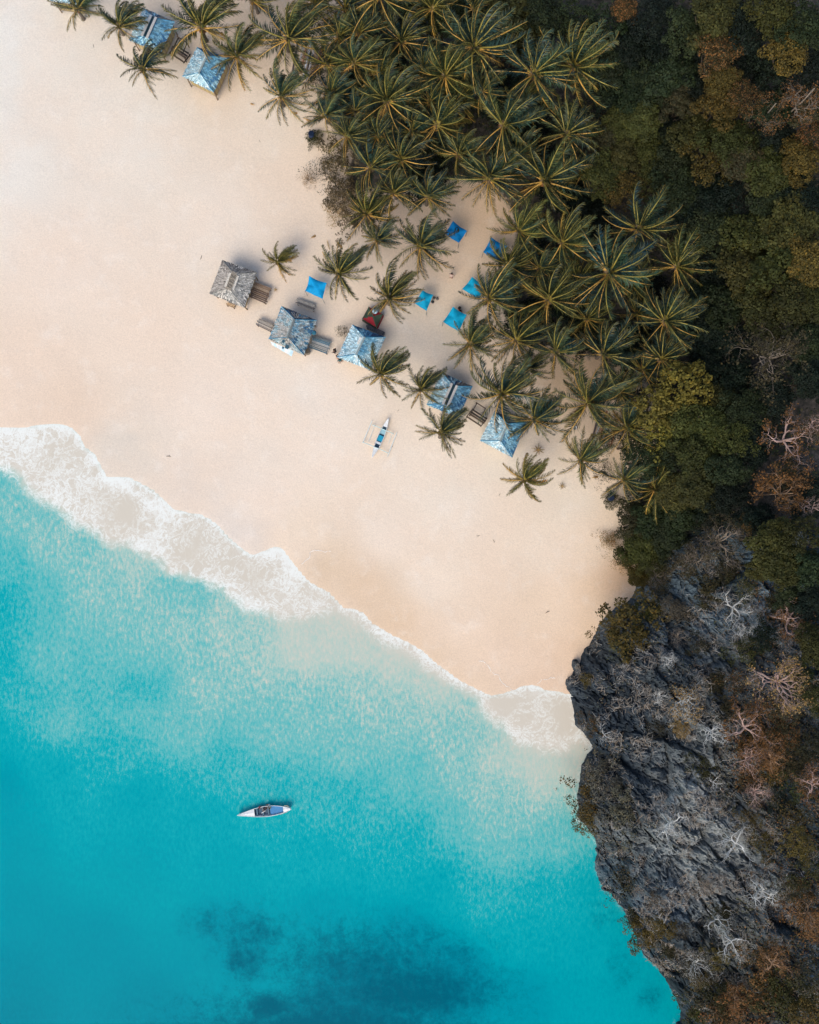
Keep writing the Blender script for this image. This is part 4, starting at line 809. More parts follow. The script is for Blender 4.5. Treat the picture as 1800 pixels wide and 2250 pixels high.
# ------------------------------------------------------------------ huts
BL1 = [lin(c) for c in ((60, 140, 178), (85, 158, 190), (115, 178, 200), (45, 120, 165), (145, 195, 208), (95, 150, 165))]
BL2 = [lin(c) for c in ((150, 190, 202), (175, 205, 210), (130, 180, 197), (190, 210, 212), (110, 165, 188), (160, 182, 186))]
BLD = [lin(c) for c in ((35, 65, 105), (50, 85, 120), (30, 95, 140), (80, 110, 130), (60, 70, 90))]
GR1 = [lin(c) for c in ((150, 148, 140), (170, 166, 155), (125, 125, 120), (185, 178, 165), (140, 135, 128))]
GR2 = [lin(c) for c in ((170, 160, 145), (150, 140, 128), (120, 112, 104), (190, 180, 165))]
MX1 = [lin(c) for c in ((130, 160, 165), (150, 160, 158), (170, 175, 170), (100, 150, 170), (80, 140, 165), (125, 130, 128))]
MX2 = [lin(c) for c in ((60, 130, 160), (100, 150, 170), (150, 170, 172), (120, 130, 130), (45, 105, 140))]
def shingles(mb, R, a, b, c, d, pal, pitch=.17, wid=.13, bare=0.0):
    """face with eave a-b and top c-d (c above b, d above a); rows from the eave up"""
    a, b, c, d = map(Vector, (a, b, c, d)); n = (b - a).cross(d - a)
    if n.length < 1e-6: n = (b - a).cross(c - a)
    n.normalize()
    if n.z < 0: n = -n
    H = ((c + d) / 2 - (a + b) / 2).length; rows = max(3, int(H / pitch))
    mb.add([a, b, c, d], [(0, 1, 2, 3)], 0, (.05, .05, .045))
    for r in range(rows + 1):
        s0 = r / rows; s1 = min(1.0, (r + 1.7) / rows)
        if s0 >= 1: break
        p0 = a.lerp(d, s0); p1 = b.lerp(c, s0); q0 = a.lerp(d, s1); q1 = b.lerp(c, s1); W_ = (p1 - p0).length
        if W_ < .1: continue
        k = max(1, int(W_ / wid)); cuts = [(i + (R.normal(0, .18) if 0 < i < k else 0)) / k for i in range(k + 1)]
        dn = (a - d).normalized()
        for i in range(k):
            u0, u1 = cuts[i] + .004, cuts[i + 1] - .004; j = dn * R.uniform(-.05, .07); l0 = R.uniform(.02, .06); l1 = R.uniform(.004, .02) + .012 * (r % 2)
            pp = p0.lerp(p1, u0); q_ = float(vnoise(pp.x * .9 + a.x * 7, pp.y * .9 + a.y * 5, 3)) * len(pal) * 1.1 + R.normal(0, .55)
            cc_ = pal[int(q_) % len(pal)]; gm_ = sum(cc_) / 3; cc_ = tuple(v * .78 + gm_ * .22 for v in cc_); g = R.uniform(.6, 1.3) * 1.12
            mb.add([p0.lerp(p1, u0) + n * l0 + j, p0.lerp(p1, u1) + n * (l0 + R.uniform(-.01, .02)) + j * .8, q0.lerp(q1, u1) + n * l1, q0.lerp(q1, u0) + n * l1], [(0, 1, 2, 3)], 0, tuple(min(1, v * g) for v in cc_))
def hut(cs, pals, lab, ridge='open', ze=2.2, zr=3.0, name='beach_hut', rs=.26):
    """cs: roof corners in the photo, TL, TR, BR, BL; ridge runs along TL-BL"""
    cen = np.mean(np.array(cs, float), 0); x0, y0, zg = at(cen[0], cen[1], ze); R = np.random.default_rng(int(cen[0]))
    t = thing(name, lab, 'hut', (x0, y0, zg), 0, 'thatched and shingled beach huts')
    Q = []
    for c in cs:
        wx_, wy_ = ray(c[0], c[1], zg + ze); Q.append(Vector((wx_ - x0, wy_ - y0, ze)))
    TL, TR, BR, BL = Q; ctr = (TL + TR + BR + BL) / 4; ax = ((BL - TL) + (BR - TR)) / 2
    r1 = ctr - ax * rs; r2 = ctr + ax * rs; r1.z = r2.z = zr
    mb = MB()
    shingles(mb, R, BL, TL, r1, r2, pals['L']); shingles(mb, R, TR, BR, r2, r1, pals['R'])
    shingles(mb, R, TL, TR, r1, r1, pals['T']); shingles(mb, R, BR, BL, r2, r2, pals['B'])
    roof = link('roof', mb.mesh('roof', [M['roof']]), t)
    # hip and ridge poles
    for p, q in ((TL, r1), (TR, r1), (BR, r2), (BL, r2)):
        mh = MB(); k = 6; pts = [p.lerp(q, i / k) + Vector((0, 0, .06)) for i in range(k + 1)]; mh.tube(pts, [.035] * (k + 1), 4, 0, tuple(v * .8 for v in pals['R'][0])); link('hip_cap', mh.mesh('hip_cap', [M['roof']]), roof)
    side = Vector((-ax.y, ax.x, 0)).normalized(); rd = (r2 - r1).normalized()
    if ridge == 'open':      # two raised boards with a dark slot between
        ex = .35
        for sg, wz in ((1, .26), (-1, .26)):
            m2 = MB(); m2.beam(r1 - rd * ex * .4 + side * sg * .28 + Vector((0, 0, .12)), r2 + rd * ex + side * sg * .28 + Vector((0, 0, .12)), .26, .04, 0, (.62, .60, .56)); link('ridge_board', m2.mesh('ridge_board', [M['wood']]), roof)
        m2 = MB(); m2.beam(r1 - rd * .1 + Vector((0, 0, .07)), r2 + rd * .25 + Vector((0, 0, .07)), .30, .03, 0, (.02, .05, .07)); link('ridge_gap', m2.mesh('ridge_gap', [M['wood']]), roof)
    elif ridge == 'rack':
        m2 = MB()
        for i in range(-2, 3): m2.beam(r1 - rd * .25 + side * i * .13 + Vector((0, 0, .16)), r2 + rd * .25 + side * i * .13 + Vector((0, 0, .16)), .05, .05, 0, (.42, .36, .28))
        for i in range(4):
            q = r1.lerp(r2, i / 3); m2.beam(q - side * .36 + Vector((0, 0, .12)), q + side * .36 + Vector((0, 0, .12)), .05, .04, 0, (.48, .42, .33))
        link('ridge_rack', m2.mesh('ridge_rack', [M['wood']]), roof)
        m2 = MB(); m2.beam(r1 + Vector((0, 0, .07)), r2 + Vector((0, 0, .07)), .44, .03, 0, (.03, .028, .022)); link('ridge_gap', m2.mesh('ridge_gap', [M['wood']]), roof)
        m2 = MB()
        for sg in (-1, 1): m2.beam(r1 + side * sg * .42 + Vector((0, 0, .0)), r2 + side * sg * .42 + Vector((0, 0, .0)), .26, .05, 0, (.60, .56, .48))
        link('ridge_board', m2.mesh('ridge_board', [M['wood']]), roof)
    elif ridge == 'flap':
        m2 = MB(); c_ = pals['L'][3]
        m2.beam(r1 + side * .0 + Vector((0, 0, .12)), r2 + rd * .15 + Vector((0, 0, .12)), .16, .05, 0, tuple(v * .5 for v in c_)); m2.beam(r1 + rd * .1 - side * .18 + Vector((0, 0, .05)), r2 - side * .18 + Vector((0, 0, .05)), .10, .05, 0, c_)
        link('ridge_board', m2.mesh('ridge_board', [M['wood']]), roof)
        if pals.get('skylight'):
            m2 = MB(); q = r1.lerp(r2, .1) - side * .32 + Vector((0, 0, .02))
            m2.beam(q, q + rd * .75, .34, .05, 0, (.70, .68, .62)); link('ridge_panel', m2.mesh('ridge_panel', [M['wood']]), roof)
    # walls, posts, floor
    inn = [ctr.lerp(q, .80) for q in Q]
    m3 = MB()
    for i in range(4):
        a, b = inn[i], inn[(i + 1) % 4]; k = 16
        for j in range(k):
            p = a.lerp(b, (j + .5) / k); p = Vector((p.x, p.y, 1.28)); d = (b - a); m3.box(p, (d.length / k * .92, .05, 1.75), math.atan2(d.y, d.x), 0, (.34 + .06 * (j % 3), .26 + .05 * (j % 3), .16))
    link('wall', m3.mesh('wall', [M['wood']]), t)
    m3 = MB(); 
    for i in range(12):
        a = inn[0].lerp(inn[3], (i + .5) / 12); b = inn[1].lerp(inn[2], (i + .5) / 12); m3.beam((a.x, a.y, .36), (b.x, b.y, .36), .27, .05, 0, (.24, .19, .13))
    link('floor', m3.mesh('floor', [M['wood']]), t)
    for q in Q:
        p = ctr.lerp(q, .86); m4 = MB(); m4.tube([(p.x, p.y, -.3), (p.x, p.y, 1.2), (p.x, p.y, ze + .05)], [.07, .065, .06], 7, 0, (.22, .16, .10)); link('post', m4.mesh('post', [M['wood']]), t)
    return t, x0, y0, zg, Q
PD = dict(L=BL2, R=BL1, T=BL2[:3] + BLD[1:2] + GR2[1:3], B=BL1 + BL2[:2]); PE = dict(L=BL2, R=BL1, T=BLD, B=BL2); PC = dict(L=BL2, R=BL1[:3] + BL2[:3], T=BL1[:4] + BLD[:2], B=BL2, skylight=1)  # shingle blues; sunlit-side faces paler and far sides darker, light put into colour
hut([(489, 572), (565, 599), (537, 676), (461, 645)], dict(L=GR2, R=GR1, T=GR2, B=GR1), 'weathered grey thatched hut, furthest left of the mid beach huts, with wooden deck', 'rack', rs=.2)
hutB = hut([(619, 673), (696, 704), (668, 780), (591, 745)], dict(L=GR1[:2] + MX1, R=MX2 + MX1[:3], T=MX2[:2] + BLD[1:] + GR2[:2], B=GR1 + MX1[:3]), 'largest grey and pale blue hut with white awning and dark panels on roof', 'flap', ze=2.3, zr=3.15)
hut([(775, 714), (847, 741), (813, 812), (741, 785)], PC, 'pale blue hut right of the grey and blue one, two people at its wall', 'flap')
hut([(970, 818), (1038, 849), (1008, 918), (938, 889)], PD, 'blue hut with white ridge boards, half under a palm, lower of two alike', 'open')
hut([(1087, 905), (1156, 928), (1126, 1005), (1055, 968)], PE, 'lowest blue hut with dark upper roof face beside the lower wooden table', 'flap')
hut([(316, 18), (384, 48), (354, 117), (284, 88)], PD, 'blue hut with white ridge boards, half under palms near the top left', 'open')
hut([(433, 104), (504, 128), (470, 203), (401, 168)], PE, 'blue hut with dark upper roof face, second down from the top edge', 'flap')
hut([(100, -62), (172, -34), (184, 12), (112, 2)], PC, 'blue hut mostly cut off by the top left edge of the photo', 'flap')
# awning and panels of the big hut belong to it
tB, xB, yB, zB, QB = hutB
def loc_(px, py, z): a, b_ = ray(px, py, zB + z); return Vector((a - xB, b_ - yB, z))
m = MB(); A = [loc_(594, 750, 2.3), loc_(598, 758, 2.0), loc_(641, 783, 2.0), loc_(645, 771, 2.35)]
k = 8
for i in range(k):
    a, b_, c_, d_ = A[0].lerp(A[3], i / k), A[1].lerp(A[2], i / k), A[1].lerp(A[2], (i + 1) / k), A[0].lerp(A[3], (i + 1) / k)
    m.add([a, b_, c_, d_, a - Vector((0, 0, .05)), b_ - Vector((0, 0, .05)), c_ - Vector((0, 0, .05)), d_ - Vector((0, 0, .05))], [(0, 1, 2, 3), (7, 6, 5, 4), (1, 5, 6, 2), (0, 3, 7, 4)], 0, [(.56, .62, .64), (.42, .58, .66), (.62, .64, .64)][i % 3])
link('awning', m.mesh('awning', [M['cloth']]), tB)
for px, py, w in ((623, 750, .27), (631, 762, .38), (622, 764, .2)):
    m = MB(); q = loc_(px, py, 3.0); m.box(q, (w, w * 1.1, .05), math.radians(-22), 0, (.03, .09, .12)); link('dark_panel', m.mesh('dark_panel', [M['paint']]), tB, label='small dark teal roof panel')
m = MB(); m.tube([loc_(667, 740, .2), loc_(667, 740, 2.2)], [.05, .05], 6, 0, (.03, .1, .15)); m.ball(loc_(690, 731, 2.2), .26, 0, (.03, .14, .20), 8, .6); link('blue_sack', m.mesh('blue_sack', [M['cloth']]), tB)

# ------------------------------------------------------------------ plank decks, tables
def deck(cs, z0, lab, cols, name='plank_deck', n=7, cat='deck', rough=.06):
    """cs: 4 corners px; planks run along cs0->cs1"""
    cen = np.mean(np.array(cs, float), 0); x0, y0, zg = at(cen[0], cen[1], z0); R = np.random.default_rng(int(cen[0] * 3))
    t = thing(name, lab, cat, (x0, y0, zg), 0, 'weathered plank decks and benches')
    Q = [Vector((ray(c[0], c[1], zg + z0)[0] - x0, ray(c[0], c[1], zg + z0)[1] - y0, z0)) for c in cs]
    m = MB(); wv = (Q[3] - Q[0]).length / n
    for i in range(n):
        a = Q[0].lerp(Q[3], (i + .5) / n); b_ = Q[1].lerp(Q[2], (i + .5) / n); d = (b_ - a).normalized()
        m.beam(a + d * R.uniform(-rough, rough) * 2, b_ + d * R.uniform(-rough, rough) * 2, wv * .84, .05, 0, (lambda g, cc: tuple(v * g for v in cc))(R.uniform(.7, 1.2), cols[int(R.integers(len(cols)))]))
    link('planks', m.mesh('planks', [M['wood']]), t)
    for s in (.08, .92):
        m = MB(); a = Q[0].lerp(Q[1], s); b_ = Q[3].lerp(Q[2], s); m.beam(a - Vector((0, 0, .08)), b_ - Vector((0, 0, .08)), .09, .10, 0, (.15, .11, .07)); link('cross_beam', m.mesh('cross_beam', [M['wood']]), t)
        for p in (a.lerp(b_, .06), a.lerp(b_, .94)):
            m = MB(); m.tube([(p.x, p.y, -.2), (p.x, p.y, z0 - .04)], [.05, .05], 6, 0, (.15, .11, .07)); link('leg', m.mesh('leg', [M['wood']]), t)
    return t, x0, y0, zg
BRN = [(.22, .15, .10), (.30, .21, .14), (.14, .10, .08), (.36, .27, .19)]; GRY = [(.25, .22, .19), (.32, .29, .25), (.18, .16, .15), (.40, .36, .30)]; BLG = [(.20, .24, .25), (.30, .33, .33), (.12, .20, .25), (.36, .37, .36)]
deck([(560, 619), (596, 633), (584, 668), (547, 652)], .7, 'brown plank deck along the right wall of the grey thatched hut', BRN, n=9)
deck([(500, 664), (517, 671), (515, 677), (498, 671)], .4, 'short pale step at the lower edge of the grey thatched hut', [(.45, .32, .2)], 'plank_step', 3, 'step')
deck([(569, 699), (603, 713), (597, 731), (563, 714)], .6, 'grey plank deck on the left of the largest hut', GRY, n=7)
deck([(688, 737), (728, 750), (720, 779), (680, 764)], .6, 'bluish grey plank deck on the right of the largest hut', BLG, n=8)
deck([(653, 655), (695, 669), (692, 685), (651, 668)], .45, 'free lying grey plank bench between two huts and the blue canopy', GRY, n=6)
deck([(808, 712), (847, 730), (842, 740), (805, 721)], .5, 'dark plank bench at the top edge of the middle blue hut', [(.12, .11, .12), (.18, .17, .17)], n=4)
def table(px, py, lab):
    x0, y0, zg = at(px, py, .7); t = thing('wooden_table', lab, 'table', (x0, y0, zg), math.radians(-33), 'dark wooden tables between blue huts'); c = (.05, .04, .035); c2 = (.12, .085, .06)
    for nm, a, b_, w, th, cc_ in [('top_board', (-.9, -.42, .78), (1.0, -.42, .78), .20, .06, c2), ('top_board', (-.9, -.18, .78), (1.0, -.18, .78), .20, .06, c), ('top_board', (-.8, .12, .78), (.9, .12, .78), .16, .06, c), ('seat_board', (-1.0, -.8, .45), (.8, -.8, .45), .16, .05, c2),
                                  ('back_rail', (-1.0, .95, .9), (.3, .95, .9), .10, .10, c2), ('side_rail', (-.75, -.6, .6), (-.85, 1.0, .85), .09, .09, c), ('side_rail', (.35, -.3, .6), (.25, .95, .85), .08, .08, c), ('cross_rail', (-1.0, -.9, .38), (-.9, .3, .38), .09, .09, c), ('cross_rail', (.85, -.9, .38), (.95, .3, .38), .09, .09, c)]:
        m = MB(); m.beam(a, b_, w, th, 0, cc_); link(nm, m.mesh(nm, [M['wood']]), t)
    for a in ((-.8, -.5), (.85, -.5), (-.8, .2), (.85, .2), (-.9, .95), (.25, .95)):
        m = MB(); m.tube([(a[0], a[1], -.2), (a[0], a[1], .8)], [.05, .05], 6, 0, c); link('leg', m.mesh('leg', [M['wood']]), t)
table(1052, 912, 'dark wooden table between the two lowest blue huts'); table(397, 110, 'dark wooden table between the two top left blue huts')

# ------------------------------------------------------------------ cloth canopies and tent
def canopy(cs, cols, lab, z=1.7, name='canopy', vent=None, sag=.10, peak=.14, base=None):
    cen = np.mean(np.array(cs, float), 0); x0, y0, zg = at(cen[0], cen[1], z); R = np.random.default_rng(int(cen[0] + cen[1]))
    t = thing(name, lab, 'tent' if 'tent' in name else 'canopy', (x0, y0, zg), 0, base)
    Q = [Vector((ray(c[0], c[1], zg + z)[0] - x0, ray(c[0], c[1], zg + z)[1] - y0, z)) for c in cs]; N = 14; ctr = sum(Q, Vector()) / 4; Q = [ctr.lerp(q, 1.1) for q in Q]
    def P(u, v):
        p = Q[0].lerp(Q[1], u).lerp(Q[3].lerp(Q[2], u), v)
        pull = .35 * sag * ((1 - (2 * u - 1) ** 2) * (2 * v - 1) ** 4 + (1 - (2 * v - 1) ** 2) * (2 * u - 1) ** 4)
        p = p.lerp(ctr, pull); r = 1 - max(abs(2 * u - 1), abs(2 * v - 1)); cr = abs(abs(2 * u - 1) - abs(2 * v - 1))
        p.z = z + peak * r + .10 * (.5 - cr) * (1 - r) * 2 + .05 * (vnoise(u * 6 + cen[0], v * 6, 3) - .5)
        if not name.startswith('dome'): p.z -= .05 * (4 * u * (1 - u) * (1 - 4 * v * (1 - v)) + 4 * v * (1 - v) * (1 - 4 * u * (1 - u)))
        return p
    parts = {}
    for i in range(N):
        for j in range(N):
            u, v = (i + .5) / N, (j + .5) / N; k = 0
            if len(cols) > 1:
                a, b_ = u - .5, v - .5; k = (0 if abs(b_) > abs(a) else 1)
                if k == 0 and b_ < 0: k = 2
                elif k == 1 and a > 0: k = 3
            mb = parts.setdefault(k, MB()); q = [P(i / N, j / N), P((i + 1) / N, j / N), P((i + 1) / N, (j + 1) / N), P(i / N, (j + 1) / N)]; th = Vector((0, 0, .012))
            g = 1 + .15 * (vnoise(u * 4 + cen[1], v * 4, 8) - .5)
            mb.add([p for p in q] + [p - th for p in q], [(0, 1, 2, 3), (7, 6, 5, 4)], 0, tuple(x * g for x in cols[k % len(cols)]))
    for k, mb in parts.items(): link('cloth' if len(parts) == 1 else 'panel', mb.mesh('cloth', [M['cloth']], True), t)
    if name == 'dome_tent':
        for i in range(4):
            m = MB(); a, b_ = Q[i], Q[(i + 1) % 4]; ao = Vector((a.x * 1.04, a.y * 1.04, .02)); bo = Vector((b_.x * 1.04, b_.y * 1.04, .02)); m.add([a - Vector((0, 0, .02)), b_ - Vector((0, 0, .02)), bo, ao], [(0, 1, 2, 3)], 0, cols[(i + 1) % 2]); link('side_wall', m.mesh('side_wall', [M['cloth']]), t)
    for q in Q:
        m = MB(); p = ctr.lerp(q, .985); m.tube([(p.x, p.y, -.1), (p.x, p.y, z)], [.025, .025], 5, 0, (.15, .15, .15)); link('pole', m.mesh('pole', [M['paint']]), t)
    if vent:
        m = MB(); pts = vent; top = [P(*q) + Vector((0, 0, .02)) for q in pts]; c0 = sum(top, Vector()) / len(top); c0.z += .02
        m.add(top + [c0], [(i, (i + 1) % len(top), len(top)) for i in range(len(top))], 0, (.02, .04, .035)); link('mesh_window', m.mesh('mesh_window', [M['cloth']]), t)
    for i, q in enumerate(Q):
        m = MB(); d = (q - ctr); d.z = 0; d.normalize(); g = q + d * .35; g.z = .02; m.beam(q, g, .015, .015, 0, (.4, .4, .38)); link('guy_rope', m.mesh('guy_rope', [M['paint']]), t)
    return t
B1 = lin((10, 150, 205)); B2 = lin((8, 125, 190)); B3 = lin((12, 160, 200))
gC = 'blue square canopies on poles'
canopy([(681, 609), (716, 623), (708, 655), (673, 639)], [B1], 'bright blue square canopy alone on open sand, furthest left', sag=.16, base=gC)
canopy([(996, 488), (1024, 508), (1008, 532), (979, 513)], [B2], 'deep blue square canopy with dark mesh patch, topmost of the clearing', sag=.05, base=gC, vent=[(.42, .12), (.62, .25), (.66, .42), (.58, .52), (.52, .72), (.40, .70), (.42, .50), (.34, .34)])
canopy([(1080, 524), (1112, 541), (1096, 572), (1064, 554)], [B2], 'deep blue canopy mostly covered by a palm at the clearing', sag=.12, base=gC)
canopy([(1038, 611), (1065, 628), (1052, 654), (1018, 635)], [B3], 'teal blue canopy with a palm frond across its middle', sag=.08, base=gC)
canopy([(929, 640), (950, 649), (937, 681), (912, 665)], [B3], 'teal blue canopy with left side under palm fronds', sag=.06, base=gC)
canopy([(996, 677), (1023, 693), (1008, 726), (976, 707)], [B3], 'largest teal blue canopy, lowest of the clearing', sag=.05, base=gC)
canopy([(811, 676), (840, 691), (827, 718), (798, 700)], [lin((135, 30, 42)), lin((58, 74, 60))], 'square tent with red and green triangular panels above the blue hut', z=1.1, name='dome_tent', sag=.04, peak=.35)
x, y, z = at(824, 683, 1.6); m = MB(); m.ball((0, 0, .45), .30, 0, (.45, .62, .72), 10, .35); o = link('water_bag', m.mesh('water_bag', [M['cloth']], True), None, (x, y, z + .95)); tag(o, 'pale blue bag lying on top of the red and green tent', 'bag')

# ------------------------------------------------------------------ boats
def hullmesh(L, Bm, H, bow, stern, full=.55, flare=1.0, n=24, t0=0., t1=1.):
    """half-width profile along t; returns station function"""
    def hw(t): 
        k = math.sin(math.pi * t ** (math.log(.5) / math.log(full))) if 0 < t < 1 else 0
        return Bm / 2 * k ** .82
    return hw
def boat(L, Bm, H, full, deckt, stert, colh, coli, tarp, sheer=.18):
    hw = hullmesh(L, Bm, H, 0, 0, full); n = 28; out = {}
    st = [i / n for i in range(n + 1)]
    def rim(t, sg, k=1.0, dz=0): return Vector(((t - .5) * L, sg * hw(t) * k, H + sheer * (2 * t - 1) ** 2 * 1.2 + dz))
    m = MB(); V = []; prof = [(1, 1), (.88, .55), (.55, .12), (0, -.06), (-.55, .12), (-.88, .55), (-1, 1)]
    for t in st:
        for a, b_ in prof: V.append(Vector(((t - .5) * L * (1 - .05 * (1 - max(b_, 0))), a * hw(t), max(b_, -.06) * (H + sheer * (2 * t - 1) ** 2 * 1.2))))
    F = [(i * 7 + j, i * 7 + j + 1, (i + 1) * 7 + j + 1, (i + 1) * 7 + j) for i in range(n) for j in range(6)]
    m.add(V, F, 0, colh); out['hull'] = m.mesh('hull', [M['paint']], True)
    m = MB()
    for sg in (-1, 1):
        pts = [rim(t, sg, 1.0, .02) for t in st]; m.tube(pts, [.035] * len(pts), 5, 0, colh)
    out['gunwale'] = m.mesh('gunwale', [M['paint']], True)
    def dk(ta, tb, k, dz, c, nm):
        m = MB(); q = [ta + (tb - ta) * i / 8 for i in range(9)]; V = []
        for t in q: V += [rim(t, -1, k, dz), Vector(((t - .5) * L, 0, rim(t, 1).z + dz + (.05 * Bm if dz > -.05 else 0))), rim(t, 1, k, dz)]
        F = []
        for i in range(8): F += [(i * 3, (i + 1) * 3, (i + 1) * 3 + 1, i * 3 + 1), (i * 3 + 1, (i + 1) * 3 + 1, (i + 1) * 3 + 2, i * 3 + 2)]
        m.add(V, F, 0, c); return m.mesh(nm, [M['paint']])
    out['bow_deck'] = dk(0.001, deckt, 1, .01, colh, 'bow_deck'); out['stern_deck'] = dk(stert, .999, 1, .01, colh, 'stern_deck')
    out['floor'] = dk(deckt, stert, .85, -H * .55, coli, 'floor')
    for nm, ta, tb, c, dz in tarp: out[nm] = dk(ta, tb, .86, dz, c, nm)
    return out
# floating boat
bx0, by0 = G(583, 1780); ang = math.atan2(14 * S, 119 * S)
bt = thing('moored_boat', 'narrow white boat with blue inside floating on turquoise water, people aboard', 'boat', (bx0, by0, -.10), ang)
WHT = (.72, .72, .70)
for nm, me_ in boat(5.95, 1.12, .5, .56, .315, .85, WHT, (.01, .07, .14), [('blue_tarp', .60, .85, (.0, .17, .40), -.12)]).items(): link(nm, me_, bt)
for t_ in (.36, .47, .57):
    m = MB(); m.beam(((t_ - .5) * 5.95, -.48, .42), ((t_ - .5) * 5.95, .48, .42), .14, .04, 0, (.04, .12, .18)); link('thwart', m.mesh('thwart', [M['paint']]), bt)
m = MB(); m.beam((-.35, -.05, .5), (.10, .05, .5), .07, .05, 0, (.75, .75, .72)); o = link('paddle', m.mesh('paddle', [M['paint']]), None, (bx0, by0, -.08), (0, 0, ang + .25)); tag(o, 'short white paddle lying inside the floating boat', 'paddle')
m = MB(); m.tube([(2.2, .40, .58), (2.55, .36, .6), (2.75, .25, .6)], [.05, .06, .04], 6, 0, (.45, .38, .28)); m.tube([(1.6, -.55, .45), (2.5, -.32, .52)], [.03, .03], 5, 0, (.3, .28, .25)); link('mooring_rope', m.mesh('mooring_rope', [M['paint']]), bt)
# outrigger on the sand
ox, oy, oz = at(836, 962, .5); a_ = math.atan2((1005 - 919.5) * S, -(854 - 818) * S * -1); a_ = math.atan2(1005 - 919.5, 854 - 818)
og = thing('outrigger_boat', 'small white outrigger boat with teal seat pulled up on the bare sand', 'boat', (ox, oy, oz), a_)
for nm, me_ in boat(4.62, .66, .42, .5, .26, .78, (.74, .75, .73), (.03, .09, .14), [('teal_cover', .42, .56, (.01, .30, .45), -.06), ('white_box', .345, .40, (.68, .70, .70), -.04), ('grey_cover', .60, .72, (.30, .50, .55), -.10)], .14).items(): link(nm, me_, og)
TQ = (.50, .66, .64); Lg = 4.62
def rel(px, py, z):
    wx_, wy_ = ray(px, py, oz + z); v = Matrix.Rotation(-a_, 3, 'Z') @ Vector((wx_ - ox, wy_ - oy, 0)); return Vector((v.x, v.y, z))
for a, b_ in (((818, 933), (865, 953)), ((797, 971), (853, 995))):
    m = MB(); p, q = rel(*a, .45), rel(*b_, .45); md = (p + q) / 2 + Vector((0, 0, .12)); m.tube([p - Vector((0, 0, .25)), p.lerp(md, .4) + Vector((0, 0, .05)), md, q.lerp(md, .4) + Vector((0, 0, .05)), q - Vector((0, 0, .25))], [.04] * 5, 6, 0, TQ); link('cross_pole', m.mesh('cross_pole', [M['paint']]), og)
for a, b_, r in (((818, 924), (797, 974), .055), ((872.5, 950), (851.5, 1004), .055), ((824, 934), (810, 971), .03), ((861.5, 953.5), (854, 975), .03)):
    m = MB(); p, q = rel(*a, .12), rel(*b_, .12); m.tube([p + Vector((0, 0, .06)), p.lerp(q, .1), p.lerp(q, .9), q + Vector((0, 0, .06))], [r * .6, r, r, r * .6], 6, 0, (.72, .76, .72)); link('outrigger_float', m.mesh('outrigger_float', [M['paint']]), og)

